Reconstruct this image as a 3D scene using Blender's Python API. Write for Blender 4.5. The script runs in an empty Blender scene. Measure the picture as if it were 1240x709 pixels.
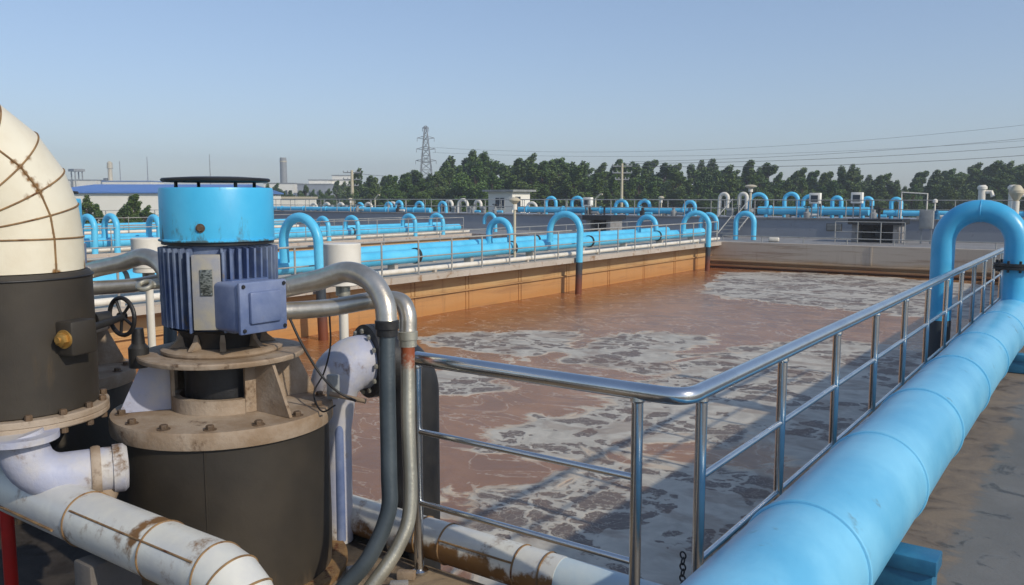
import bpy, bmesh, math, random
import numpy as np
from mathutils import Vector, Matrix, noise
R = math.radians
PI = math.pi
scn = bpy.context.scene
col = scn.collection

# ------------------------------------------------------------------ camera, sky, sun, exposure
YAW, PITCH = 35.5, 6.44
cam = bpy.data.cameras.new('camera'); camo = bpy.data.objects.new('camera', cam); col.objects.link(camo)
camo.location = (0, 0, 1.8); camo.rotation_euler = (R(90 - PITCH), 0, R(YAW))
cam.sensor_width = 36; cam.lens = 36 * 1015 / 1240; cam.clip_end = 6000; cam.clip_start = .05
scn.camera = camo
SKYTINT = (.90, .99, 1.17, 1)
SUN_EL, SUN_AZ = 33.0, 96.0      # azimuth clockwise from +Y
w = bpy.data.worlds.new('World'); scn.world = w; w.use_nodes = True
nt = w.node_tree; bg = nt.nodes['Background']
sky = nt.nodes.new('ShaderNodeTexSky'); sky.sky_type = 'NISHITA'; sky.sun_disc = False
sky.sun_elevation = R(SUN_EL); sky.sun_rotation = R(SUN_AZ)
sky.air_density = 1.0; sky.dust_density = .9; sky.ozone_density = 1.4; sky.altitude = 0
gam = nt.nodes.new('ShaderNodeGamma'); gam.inputs[1].default_value = .68; nt.links.new(sky.outputs[0], gam.inputs[0])
tint = nt.nodes.new('ShaderNodeMix'); tint.data_type = 'RGBA'; tint.blend_type = 'MULTIPLY'; tint.inputs[0].default_value = 1; tint.inputs[7].default_value = SKYTINT
nt.links.new(gam.outputs[0], tint.inputs[6]); nt.links.new(tint.outputs[2], bg.inputs[0]); bg.inputs[1].default_value = .15
sl = bpy.data.lights.new('sun', 'SUN'); so = bpy.data.objects.new('sun', sl); col.objects.link(so)
sl.energy = 2.35; sl.angle = R(.9); sl.color = (1, .92, .78)
sd = Vector((math.sin(R(SUN_AZ)) * math.cos(R(SUN_EL)), math.cos(R(SUN_AZ)) * math.cos(R(SUN_EL)), math.sin(R(SUN_EL))))
so.rotation_euler = sd.to_track_quat('Z', 'Y').to_euler(); so.location = (20, -10, 30)
vs = scn.view_settings
vs.view_transform = 'Standard'; vs.look = 'None'; vs.gamma = 1; vs.exposure = .40; vs.use_curve_mapping = False
scn.render.engine = 'CYCLES'

# ------------------------------------------------------------------ materials
def L(r, g, b):
    return tuple(((c / 255) / 12.92 if c / 255 <= .04045 else ((c / 255 + .055) / 1.055) ** 2.4) for c in (r, g, b)) + (1,)

class NG:
    def __init__(s, name):
        s.m = bpy.data.materials.new(name); s.m.use_nodes = True; s.t = s.m.node_tree
        s.b = s.t.nodes['Principled BSDF']
    def n(s, t, **k):
        o = s.t.nodes.new(t)
        for a, v in k.items():
            if a[0] == 'i' and a[1:].isdigit(): o.inputs[int(a[1:])].default_value = v
            elif a in o.inputs.keys() if hasattr(o.inputs, 'keys') else False: o.inputs[a].default_value = v
            else: setattr(o, a, v)
        return o
    def l(s, a, b): s.t.links.new(a, b)
    def coord(s, world=False, scale=(1, 1, 1)):
        if world: c = s.n('ShaderNodeNewGeometry').outputs['Position']
        else: c = s.n('ShaderNodeTexCoord').outputs['Object']
        m = s.n('ShaderNodeMapping'); m.inputs['Scale'].default_value = scale; s.l(c, m.inputs[0]); return m.outputs[0]
    def noise(s, vec, scale, detail=6, rough=.6, dist=0):
        o = s.n('ShaderNodeTexNoise'); o.inputs['Scale'].default_value = scale; o.inputs['Detail'].default_value = detail
        o.inputs['Roughness'].default_value = rough; o.inputs['Distortion'].default_value = dist
        s.l(vec, o.inputs['Vector']); return o.outputs['Fac']
    def ramp(s, fac, a, b):
        o = s.n('ShaderNodeMapRange', interpolation_type='SMOOTHSTEP'); o.inputs[1].default_value = a; o.inputs[2].default_value = b
        s.l(fac, o.inputs[0]); return o.outputs[0]
    def mix(s, fac, a, b):
        o = s.n('ShaderNodeMix', data_type='RGBA')
        if isinstance(fac, (int, float)): o.inputs[0].default_value = fac
        else: s.l(fac, o.inputs[0])
        for v, i in ((a, 6), (b, 7)):
            if isinstance(v, tuple): o.inputs[i].default_value = v
            else: s.l(v, o.inputs[i])
        return o.outputs[2]
    def math(s, op, a, b=0.0, c=0.0):
        o = s.n('ShaderNodeMath', operation=op)
        for v, i in ((a, 0), (b, 1), (c, 2)):
            if isinstance(v, (int, float)): o.inputs[i].default_value = v
            else: s.l(v, o.inputs[i])
        return o.outputs[0]
    def bump(s, h, strength, dist=.02):
        o = s.n('ShaderNodeBump'); o.inputs['Strength'].default_value = strength; o.inputs['Distance'].default_value = dist
        s.l(h, o.inputs['Height']); s.l(o.outputs[0], s.b.inputs['Normal'])
    def setp(s, **k):
        for a, v in k.items():
            i = s.b.inputs[a.replace('_', ' ')]
            if isinstance(v, (int, float, tuple)): i.default_value = v
            else: s.l(v, i)

def grimy(name, c1, c2, rough=.5, metal=0.0, scale=3, stain=L(95, 55, 25), amount=.0, sscale=6, bump=.15, bscale=40, stretch=(1, 1, 1), r2=.15):
    g = NG(name); v = g.coord()
    n1 = g.noise(v, scale, 8, .62)
    c = g.mix(g.ramp(n1, .35, .68), c1, c2)
    vv = g.coord(scale=stretch)
    n2 = g.noise(vv, sscale, 10, .7)
    at = g.n('ShaderNodeAttribute', attribute_name='stain').outputs['Fac']
    s_ = g.math('ADD', g.math('MULTIPLY', at, .38), n2)
    th = .78 - amount
    sf = g.ramp(s_, th, th + .14)
    c = g.mix(sf, c, g.mix(n1, stain, tuple(x * .55 for x in stain[:3]) + (1,)))
    n3 = g.noise(v, bscale, 5, .6)
    rr = g.math('ADD', rough, g.math('MULTIPLY', g.math('SUBTRACT', n1, .5), r2))
    rr = g.math('ADD', rr, g.math('MULTIPLY', sf, .25))
    g.setp(Base_Color=c, Roughness=rr, Metallic=g.math('MULTIPLY', g.math('SUBTRACT', 1.0, sf), float(metal)))
    g.bump(g.math('ADD', n3, g.math('MULTIPLY', sf, .5)), bump, .01)
    return g.m

M = {}
M['blue'] = grimy('blue_paint', L(64, 168, 214), L(82, 180, 222), .32, 0, 2.5, L(120, 120, 110), .05, 9, .08, 60)
M['bluefar'] = grimy('sky_blue_paint', L(80, 185, 225), L(104, 202, 238), .4, 0, 1.2, L(90, 90, 85), .08, 5, .05, 20)
M['bluepipe'] = grimy('pale_blue_pipe_paint', L(96, 176, 214), L(124, 196, 228), .3, 0, 1.6, L(112, 146, 160), .19, 4, .25, 9)
M['cowl'] = grimy('cowl_blue_paint', L(60, 172, 218), L(74, 184, 226), .36, 0, 3, L(86, 116, 124), .15, 12, .06, 60, (1, 1, .35))
M['motor'] = grimy('motor_blue_grey_paint', L(74, 92, 132), L(122, 134, 154), .42, 0, 5, L(132, 116, 84), .21, 8, .12, 60)
M['box'] = grimy('terminal_box_paint', L(88, 104, 142), L(122, 134, 164), .4, 0, 4, L(112, 98, 84), .17, 8, .12, 60)
M['plate'] = grimy('dusty_tan_steel', L(136, 114, 90), L(168, 152, 134), .75, 0, 4, L(92, 66, 44), .22, 6, .35, 50)
M['white'] = grimy('rusty_cream_paint', L(218, 206, 180), L(232, 224, 202), .5, 0, 2.2, L(150, 108, 58), .13, 5, .1, 30, (1, 1, .5))
M['whitepipe'] = grimy('white_cladding', L(204, 202, 196), L(224, 220, 206), .38, .1, 4, L(140, 100, 54), .20, 5, .12, 30)
M['cast'] = grimy('pale_lavender_cast_paint', L(164, 168, 188), L(190, 184, 176), .55, 0, 4, L(122, 88, 50), .21, 6, .25, 40)
M['dark'] = grimy('dark_brown_wrap', L(46, 41, 34), L(60, 53, 43), .62, 0, 2, L(84, 70, 52), .14, 5, .25, 9, (1, 1, .2))
M['black'] = grimy('black_steel', L(30, 30, 32), L(46, 44, 42), .5, 0, 5, L(84, 52, 34), .08, 9, .2, 50)
M['seam'] = grimy('rusty_seam', L(120, 92, 60), L(150, 118, 76), .7, 0, 15, L(100, 52, 24), .25, 18, .4, 80)
M['bolt'] = grimy('dark_rusty_bolt', L(84, 68, 52), L(106, 84, 62), .7, 0, 15, L(100, 52, 24), .1, 18, .4, 80)
M['palepaint'] = grimy('pale_blue_white_paint', L(176, 196, 206), L(196, 206, 206), .4, 0, 4, L(130, 92, 52), .15, 6, .12, 30)
M['brass'] = grimy('brass', L(170, 132, 66), L(190, 150, 84), .45, .6, 6, L(120, 80, 30), .06, 9, .1, 50)
M['steel'] = grimy('stainless_steel', L(222, 222, 220), L(200, 202, 204), .2, 1, 3, L(110, 100, 90), .03, 9, .05, 60, r2=.12)
M['hose'] = grimy('flexible_metal_hose', L(206, 198, 184), L(176, 168, 154), .32, .8, 8, L(110, 92, 70), .08, 12, .1, 60)
M['conduit'] = grimy('dark_teal_conduit', L(68, 76, 80), L(86, 94, 98), .42, .35, 3, L(80, 70, 60), .05, 9, .15, 60)
M['galv'] = grimy('rust_topped_galvanised_pipe', L(160, 156, 142), L(186, 182, 166), .38, .6, 4, L(150, 72, 30), .06, 6, .15, 60)
M['railgrey'] = grimy('grey_rail_paint', L(150, 150, 146), L(172, 170, 162), .5, .2, 3, L(130, 80, 50), .1, 9, .1, 30)
M['lamp'] = grimy('white_plastic', L(226, 220, 208), L(214, 206, 190), .45, 0, 5, L(170, 150, 120), .06, 9, .05, 40)
M['beige'] = grimy('beige_paint', L(190, 178, 150), L(200, 190, 166), .5, 0, 4, L(120, 90, 60), .08, 9, .05, 40)
M['navy'] = grimy('dark_teal_blue_paint', L(34, 96, 132), L(48, 116, 150), .4, 0, 4, L(120, 80, 50), .1, 10, .15, 40)
M['red'] = grimy('red_paint', L(190, 30, 24), L(170, 28, 22), .4, 0, 5, L(90, 40, 30), .08, 9, .1, 40)
M['rubber'] = grimy('black_rubber', L(20, 20, 22), L(30, 28, 28), .6)
M['wallwhite'] = grimy('white_wall_paint', L(232, 228, 216), L(240, 236, 226), .8, 0, .3, L(150, 140, 120), .06, 1, .05, 4)
M['roofblue'] = grimy('blue_sheet_roof', L(84, 124, 188), L(92, 132, 196), .5, 0, .2, L(90, 100, 130), .05, 1, .05, 4)
M['window'] = grimy('dark_window', L(50, 60, 70), L(40, 48, 58), .2)
M['grey'] = grimy('grey_equipment_paint', L(150, 152, 150), L(128, 130, 130), .6, 0, 2, L(100, 80, 60), .1, 5, .1, 20)
M['pole'] = grimy('galvanised_pole', L(150, 154, 156), L(130, 134, 138), .6, .2, 2)
M['wire'] = grimy('power_wire', L(90, 94, 100), L(80, 84, 90), .7)

def concrete(name, c1, c2, stain, amt=.1, scale=.6, rough=.85):
    g = NG(name); v = g.coord(True)
    a = g.noise(v, scale, 8, .65); b = g.noise(v, 3.1, 8, .7, .6); c = g.noise(v, 45, 5, .7)
    cc = g.mix(g.ramp(a, .3, .7), c1, c2)
    cc = g.mix(g.ramp(b, .62 - amt, .78 - amt), cc, stain)
    cc = g.mix(g.math('MULTIPLY', g.ramp(c, .5, .8), .35), cc, tuple(x * .6 for x in c1[:3]) + (1,))
    g.setp(Base_Color=cc, Roughness=g.math('SUBTRACT', rough, g.math('MULTIPLY', g.ramp(b, .5, .7), .2)))
    g.bump(g.math('ADD', c, b), .25, .01); return g
M['conc'] = concrete('grey_concrete', L(128, 126, 124), L(150, 148, 146), L(100, 90, 78)).m
M['slab'] = concrete('pale_slab_concrete', L(170, 160, 146), L(190, 180, 168), L(140, 110, 80), .08).m
M['darkc'] = concrete('dark_dirty_concrete', L(84, 78, 72), L(104, 98, 92), L(60, 50, 40)).m
M['tankgrey'] = concrete('bluish_grey_render', L(132, 136, 144), L(146, 150, 156), L(112, 108, 108), .04, .15).m
# walkway by the big pipe: grey with a tan rusty strip along the pipe and darker round damp marks
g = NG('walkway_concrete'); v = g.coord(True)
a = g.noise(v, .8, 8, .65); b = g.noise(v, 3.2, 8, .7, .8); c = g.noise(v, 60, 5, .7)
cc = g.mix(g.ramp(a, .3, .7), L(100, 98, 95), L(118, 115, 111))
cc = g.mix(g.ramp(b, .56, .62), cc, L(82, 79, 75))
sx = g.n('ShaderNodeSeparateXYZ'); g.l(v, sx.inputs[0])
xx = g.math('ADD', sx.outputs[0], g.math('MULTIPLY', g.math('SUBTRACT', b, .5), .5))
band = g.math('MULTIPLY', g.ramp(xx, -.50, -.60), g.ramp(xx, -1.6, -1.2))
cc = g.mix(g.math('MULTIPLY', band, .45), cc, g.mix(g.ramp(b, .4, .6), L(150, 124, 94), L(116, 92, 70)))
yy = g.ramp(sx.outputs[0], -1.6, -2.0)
cc = g.mix(yy, cc, g.mix(g.ramp(b, .4, .62), L(150, 130, 104), L(98, 84, 68)))  # dirty tan deck, kept lighter to paint in the sunlit floor by the conduits
cc = g.mix(g.ramp(sx.outputs[0], -2.75, -3.1), cc, g.mix(g.ramp(b, .4, .62), L(66, 58, 50), L(46, 40, 34)))  # dirt tone plus painted shadow: floor under clad pipe and pumps darkened
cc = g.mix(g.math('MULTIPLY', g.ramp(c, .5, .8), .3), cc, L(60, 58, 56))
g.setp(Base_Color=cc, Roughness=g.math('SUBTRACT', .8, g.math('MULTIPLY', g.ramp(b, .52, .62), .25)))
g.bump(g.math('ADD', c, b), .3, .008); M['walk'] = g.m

def stained_wall(name, top, mid, low, dark, z0, z1):
    g = NG(name); v = g.coord(True)
    st = g.coord(True, (.25, .25, 5)); a = g.noise(st, 1.3, 8, .7, .3); b = g.noise(v, .9, 8, .65); c = g.noise(v, 30, 5, .7)
    dr = g.coord(True, (5, 5, .35)); d = g.noise(dr, 1.0, 7, .7)
    sx = g.n('ShaderNodeSeparateXYZ'); g.l(v, sx.inputs[0])
    z = g.math('ADD', sx.outputs[2], g.math('MULTIPLY', g.math('SUBTRACT', a, .5), .28))
    z = g.math('ADD', z, g.math('MULTIPLY', g.math('SUBTRACT', b, .5), .3))
    cc = g.mix(g.ramp(z, z1, z0), top, mid)
    cc = g.mix(g.ramp(z, -.82, -1.02), cc, low)
    cc = g.mix(g.math('MULTIPLY', g.ramp(a, .5, .66), .55), cc, dark)
    cc = g.mix(g.math('MULTIPLY', g.ramp(d, .54, .72), .5), cc, dark)
    g.setp(Base_Color=cc, Roughness=.7); g.bump(g.math('ADD', a, c), .3, .01); return g.m
M['orange'] = stained_wall('ochre_stained_wall', L(186, 158, 112), L(184, 136, 84), L(180, 128, 72), L(140, 100, 64), -.75, -.35)
M['farwall'] = stained_wall('far_pool_wall', L(182, 170, 154), L(166, 136, 96), L(148, 94, 46), L(126, 100, 74), -.86, -.55)

# foaming brown water
g = NG('brown_aeration_water'); v = g.coord(True)
fo = g.n('ShaderNodeAttribute', attribute_name='foam').outputs['Fac']
n1 = g.noise(v, .8, 4, .52, 1.6); n2 = g.noise(v, 3.0, 5, .55, 1.0); n3 = g.noise(v, 14, 6, .7, .8)
e = g.math('ADD', fo, g.math('MULTIPLY', g.math('SUBTRACT', n1, .5), 1.5)); e = g.math('ADD', e, g.math('MULTIPLY', g.math('SUBTRACT', n2, .5), .16))
mask = g.ramp(e, .46, .52)
rim = g.math('MULTIPLY', g.ramp(e, .42, .48), g.ramp(e, .60, .52))
dv = g.n('ShaderNodeVectorMath', operation='MULTIPLY_ADD'); nn = g.n('ShaderNodeTexNoise'); nn.inputs['Scale'].default_value = 1.3; nn.inputs['Detail'].default_value = 5; nn.inputs['Roughness'].default_value = .6
g.l(v, nn.inputs['Vector']); g.l(nn.outputs['Color'], dv.inputs[0]); dv.inputs[1].default_value = (1.3, 1.3, 1.3); g.l(v, dv.inputs[2])
vo = g.n('ShaderNodeTexVoronoi', feature='DISTANCE_TO_EDGE'); vo.inputs['Scale'].default_value = 1.9; g.l(dv.outputs[0], vo.inputs['Vector'])
vo2 = g.n('ShaderNodeTexVoronoi', feature='DISTANCE_TO_EDGE'); vo2.inputs['Scale'].default_value = 7; g.l(dv.outputs[0], vo2.inputs['Vector'])
big = g.noise(v, .85, 3, .5, 1.0)
thr = g.math('ADD', .06, g.math('MULTIPLY', g.ramp(big, .52, .38), .5))
ed = g.math('ADD', vo.outputs['Distance'], g.math('MULTIPLY', g.math('SUBTRACT', n3, .5), .10))
hf = g.ramp(g.math('SUBTRACT', ed, thr), -.02, .045)
hf = g.math('MULTIPLY', hf, g.math('ADD', .45, g.math('MULTIPLY', g.ramp(vo2.outputs['Distance'], .015, .06), .55)))
hf = g.math('MULTIPLY', hf, g.ramp(e, .52, .66))
sx = g.n('ShaderNodeSeparateXYZ'); g.l(v, sx.inputs[0])
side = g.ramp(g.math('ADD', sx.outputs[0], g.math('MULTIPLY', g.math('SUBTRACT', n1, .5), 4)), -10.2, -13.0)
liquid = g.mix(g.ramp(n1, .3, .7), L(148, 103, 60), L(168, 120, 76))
liquid = g.mix(side, liquid, L(150, 92, 52))  # mostly the ochre wall's reflection, painted into the liquid colour
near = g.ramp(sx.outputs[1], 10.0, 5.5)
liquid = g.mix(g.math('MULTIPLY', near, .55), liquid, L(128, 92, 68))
foamc = g.mix(g.ramp(n2, .3, .7), L(172, 164, 150), L(198, 190, 174))
holec = g.mix(g.ramp(n3, .3, .7), L(106, 94, 86), L(124, 110, 100))
cc = g.mix(mask, liquid, foamc); cc = g.mix(hf, cc, holec); cc = g.mix(g.math('MULTIPLY', rim, .6), cc, L(206, 184, 156))
fine = g.noise(g.coord(True, (1, 2.2, 1)), 5, 8, .7, 2.0)
cc = g.mix(g.math('MULTIPLY', g.ramp(fine, .60, .66), g.math('MULTIPLY', g.ramp(e, .25, .45), .35)), cc, L(196, 172, 148))
n4 = g.noise(g.coord(True, (1, 1.5, 1)), .55, 5, .55, 2.2)
ln = g.math('ABSOLUTE', g.math('SUBTRACT', n4, .52)); wdn = g.math('MULTIPLY', g.ramp(n2, .42, .65), .012)
cc = g.mix(g.math('MULTIPLY', g.ramp(g.math('SUBTRACT', ln, wdn), .008, -.002), g.math('MULTIPLY', g.math('SUBTRACT', 1.0, mask), .55)), cc, L(204, 184, 158))
cc = g.mix(g.math('MULTIPLY', g.ramp(n4, .50, .60), .35), cc, L(120, 88, 66))
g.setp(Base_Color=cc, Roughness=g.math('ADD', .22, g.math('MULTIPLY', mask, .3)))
g.b.inputs['Specular IOR Level'].default_value = .28
h = g.math('ADD', g.math('MULTIPLY', g.math('SUBTRACT', mask, hf), .8), g.math('MULTIPLY', n2, 1.2)); h = g.math('ADD', h, g.math('MULTIPLY', n3, .5))
g.bump(h, .45, .02); M['water'] = g.m

# ground, foliage
g = NG('scrub_ground'); v = g.coord(True); a = g.noise(v, .05, 8, .6); b = g.noise(v, .6, 8, .7)
g.setp(Base_Color=g.mix(g.ramp(b, .4, .6), g.mix(a, L(86, 90, 52), L(110, 104, 74)), L(60, 72, 38)), Roughness=.95); M['ground'] = g.m
def leaf(name, a, b):
    g = NG(name); oi = g.n('ShaderNodeObjectInfo').outputs['Random']; n = g.noise(g.coord(), .9, 4, .6)
    c = g.mix(g.ramp(n, .35, .65), a, b); c = g.mix(g.math('MULTIPLY', oi, .85), c, L(92, 108, 46))
    g.setp(Base_Color=c, Roughness=.6); return g.m
M['leaf'] = leaf('foliage', L(66, 96, 34), L(94, 120, 48))
M['leafdark'] = leaf('dark_foliage', L(56, 82, 32), L(78, 106, 42))
M['bark'] = grimy('bark', L(88, 74, 58), L(70, 58, 46), .9)

# ------------------------------------------------------------------ mesh helpers
class MB:
    def __init__(s): s.v = []; s.f = []
    def add(s, vs_, fs): o = len(s.v); s.v += [tuple(p) for p in vs_]; s.f += [tuple(i + o for i in q) for q in fs]; return s
    def box(s, x0, x1, y0, y1, z0, z1):
        p = [(x, y, z) for z in (z0, z1) for y in (y0, y1) for x in (x0, x1)]
        return s.add(p, [(0, 2, 3, 1), (4, 5, 7, 6), (0, 1, 5, 4), (2, 6, 7, 3), (0, 4, 6, 2), (1, 3, 7, 5)])
    def rbox(s, c, sz, rot=0, bev=.01, mat=None, seg=2):
        bm = bmesh.new(); bmesh.ops.create_cube(bm, size=1)
        for q in bm.verts: q.co = Vector((q.co.x * sz[0], q.co.y * sz[1], q.co.z * sz[2]))
        bmesh.ops.bevel(bm, geom=bm.edges[:], offset=bev, segments=seg, affect='EDGES', profile=.5)
        mm = Matrix.Translation(c) @ (mat if mat else Matrix.Rotation(rot, 4, 'Z'))
        bm.verts.ensure_lookup_table(); bm.verts.index_update()
        s.add([mm @ q.co for q in bm.verts], [[q.index for q in f.verts] for f in bm.faces]); bm.free(); return s
    def tube(s, path, r, seg=24, caps=True):
        P = [Vector(p) for p in path]; n = len(P); rr = r if isinstance(r, (list, tuple)) else [r] * n
        T = []
        for i in range(n):
            a = (P[i] - P[i - 1]).normalized() if i else (P[1] - P[0]).normalized()
            b = (P[i + 1] - P[i]).normalized() if i < n - 1 else a
            t = a + b; T.append(t.normalized() if t.length > 1e-6 else a)
        u = T[0].orthogonal().normalized(); vs_ = []
        for i in range(n):
            if i:
                q = T[i - 1].rotation_difference(T[i]); u = q @ u
            u = (u - T[i] * u.dot(T[i])).normalized(); w_ = T[i].cross(u)
            # mitre: keep true radius on bends
            for k in range(seg):
                a = 2 * PI * k / seg; vs_.append(P[i] + (u * math.cos(a) + w_ * math.sin(a)) * rr[i])
        fs = [(i * seg + k, i * seg + (k + 1) % seg, (i + 1) * seg + (k + 1) % seg, (i + 1) * seg + k) for i in range(n - 1) for k in range(seg)]
        if caps: fs += [tuple(range(seg))[::-1], tuple((n - 1) * seg + k for k in range(seg))]
        return s.add(vs_, fs)
    def lathe(s, prof, c=(0, 0, 0), axis=(0, 0, 1), seg=48):
        q = Vector((0, 0, 1)).rotation_difference(Vector(axis).normalized()); c = Vector(c); vs_ = []
        for r, z in prof:
            for k in range(seg):
                a = 2 * PI * k / seg; vs_.append(c + q @ Vector((r * math.cos(a), r * math.sin(a), z)))
        n = len(prof); fs = [(i * seg + k, i * seg + (k + 1) % seg, (i + 1) * seg + (k + 1) % seg, (i + 1) * seg + k) for i in range(n - 1) for k in range(seg)]
        fs += [tuple(range(seg))[::-1], tuple((n - 1) * seg + k for k in range(seg))]
        return s.add(vs_, fs)
    def ring(s, c, axis, R0, R1, h, seg=40):   # washer-like ring
        q = Vector((0, 0, 1)).rotation_difference(Vector(axis).normalized()); c = Vector(c); vs_ = []
        for r, z in ((R0, 0), (R1, 0), (R1, h), (R0, h)):
            for k in range(seg):
                a = 2 * PI * k / seg; vs_.append(c + q @ Vector((r * math.cos(a), r * math.sin(a), z)))
        fs = [(i % 4 * seg + k, i % 4 * seg + (k + 1) % seg, (i + 1) % 4 * seg + (k + 1) % seg, (i + 1) % 4 * seg + k) for i in range(4) for k in range(seg)]
        return s.add(vs_, fs)
    def torus(s, c, axis, Rr, r, seg=40, m=8):
        q = Vector((0, 0, 1)).rotation_difference(Vector(axis).normalized()); c = Vector(c); vs_ = []
        for i in range(seg):
            a = 2 * PI * i / seg
            for k in range(m):
                b = 2 * PI * k / m; rad = Rr + r * math.cos(b)
                vs_.append(c + q @ Vector((rad * math.cos(a), rad * math.sin(a), r * math.sin(b))))
        return s.add(vs_, [(i * m + k, ((i + 1) % seg) * m + k, ((i + 1) % seg) * m + (k + 1) % m, i * m + (k + 1) % m) for i in range(seg) for k in range(m)])
    def hexbolt(s, c, axis, r, h):
        return s.lathe([(r, 0), (r, h * .8), (r * .85, h)], c, axis, 6)

def empty(name, loc, label, cat, group=None):
    o = bpy.data.objects.new(name, None); col.objects.link(o); o.location = loc; o.empty_display_size = .1
    o['label'] = label; o['category'] = cat
    if group: o['group'] = group
    return o
def rootof(o):
    while o.parent: o = o.parent
    return o
def part(mb, name, mat, parent=None, label=None, smooth=30, loc=None, stain=None):
    """mesh built in world coordinates; a child is stored relative to its thing's origin"""
    me = bpy.data.meshes.new(name); off = Vector((0, 0, 0))
    if parent: off = rootof(parent).location.copy()
    elif loc: off = Vector(loc)
    me.from_pydata([Vector(p) - off for p in mb.v], [], mb.f); me.update()
    bm = bmesh.new(); bm.from_mesh(me); bmesh.ops.recalc_face_normals(bm, faces=bm.faces[:]); bm.to_mesh(me); bm.free()
    if smooth:
        me.polygons.foreach_set('use_smooth', [True] * len(me.polygons)); me.set_sharp_from_angle(angle=R(smooth))
    if stain:
        at = me.attributes.new('stain', 'FLOAT', 'POINT'); at.data.foreach_set('value', [float(stain(Vector(p))) for p in mb.v])
    me.materials.append(M[mat] if isinstance(mat, str) else mat)
    o = bpy.data.objects.new(name, me); col.objects.link(o)
    if parent: o.parent = parent
    elif loc: o.location = loc
    if label: o['label'] = label
    return o
def single(mb, name, mat, label, cat, group=None, loc=None, smooth=30, stain=None):
    o = part(mb, name, mat, None, label, smooth, loc, stain); o['category'] = cat
    if group: o['group'] = group
    return o
def struct(mb, name, mat, smooth=None):
    o = part(mb, name, mat, None, None, smooth); o['kind'] = 'structure'; return o
def copy_tree(o, parent=None):
    c = o.copy(); col.objects.link(c)
    if parent: c.parent = parent
    for ch in [q for q in bpy.data.objects if q.parent == o]: copy_tree(ch, c)
    return c
def clone(o, loc, label, group=None, rz=None):
    c = copy_tree(o); c.location = loc; c['label'] = label
    if group: c['group'] = group
    if rz is not None: c.rotation_euler.z = rz
    return c
def arc(c, a, b, rad, t0, t1, n):
    """points c + rad*(a cos t + b sin t)"""
    c, a, b = Vector(c), Vector(a), Vector(b)
    return [c + (a * math.cos(t0 + (t1 - t0) * i / n) + b * math.sin(t0 + (t1 - t0) * i / n)) * rad for i in range(n + 1)]
def spline(pts, n=10):
    P = [Vector(p) for p in pts]; P = [P[0] * 2 - P[1]] + P + [P[-1] * 2 - P[-2]]; out = []
    for i in range(1, len(P) - 2):
        for k in range(n):
            t = k / n; a, b, c, d = P[i - 1:i + 3]
            out.append(.5 * ((2 * b) + (c - a) * t + (2 * a - 5 * b + 4 * c - d) * t * t + (3 * b - a - 3 * c + d) * t ** 3))
    out.append(P[-2]); return out
def dens(path, step):
    out = [Vector(path[0])]
    for a, b in zip(path, path[1:]):
        a, b = Vector(a), Vector(b); n = max(1, int((b - a).length / step))
        out += [a + (b - a) * (k + 1) / n for k in range(n)]
    return out

# ------------------------------------------------------------------ setting: ground, tank block, walkways, water
WZ = -1.09
gm = MB().add([(-2500, -600, -2.6), (2500, -600, -2.6), (2500, 3500, -2.6), (-2500, 3500, -2.6)], [(0, 1, 2, 3)]); struct(gm, 'ground', 'ground')
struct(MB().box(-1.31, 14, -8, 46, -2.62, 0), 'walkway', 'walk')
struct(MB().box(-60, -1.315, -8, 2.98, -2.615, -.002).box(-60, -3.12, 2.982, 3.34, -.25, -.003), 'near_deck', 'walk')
struct(MB().box(-13.62, -1.31, 2.5, 33.4, -2.5, -1.5), 'pool_floor', 'darkc')
# the left pool wall with its joints, walkway slab above
lw = empty('pool_wall', (-13.62, 3, -1.4), 'long ochre stained concrete pool wall under the left walkway', 'wall')
b = MB().box(-14.0, -13.62, 2.9, 33.4, -2.4, -.16)
part(b, 'wall_face', 'orange', lw, smooth=None)
for y in (6.4, 9.2, 12.2, 14.9, 17.0, 19.4, 22.0, 24.6, 27.2, 29.8, 31.9):
    j = MB().box(-13.62, -13.60, y, y + .03, -1.3, -.165).box(-13.62, -13.60, y + .13, y + .16, -1.3, -.165)
    part(j, 'joint_cover', 'orange', lw, smooth=None)
part(MB().box(-13.618, -13.55, 2.9, 33.4, -.60, -.57), 'ledge', 'orange', lw, smooth=None)
struct(MB().box(-16.4, -13.14, 2.0, 34.0, -.15, -.004), 'left_walkway', 'slab')
fw = empty('pool_wall', (-8, 33.4, -1.2), 'grey brown end wall of the near pool with rust stained ledges', 'wall')
part(MB().box(-13.62, -1.31, 33.4, 33.75, -2.4, -.006), 'wall_face', 'farwall', fw, smooth=None)
part(MB().box(-13.61, -1.31, 33.25, 33.398, -.80, -.75), 'ledge', 'farwall', fw, smooth=None)
part(MB().box(-13.61, -1.31, 33.15, 33.398, -1.0, -.93), 'ledge', 'farwall', fw, smooth=None)
part(MB().box(-7.3, -7.24, 33.37, 33.398, -.74, -.02), 'joint_cover', 'farwall', fw, smooth=None)
struct(MB().box(-62, -1.32, 33.752, 46, -2.6, -.005), 'far_deck', 'conc')
rw = empty('pool_wall', (-1.32, 12, -1.2), 'right side wall of the near pool below the shiny railing', 'wall')
part(MB().box(-1.40, -1.312, 3.0, 33.4, -2.4, -.01), 'wall_face', 'farwall', rw, smooth=None)
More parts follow.
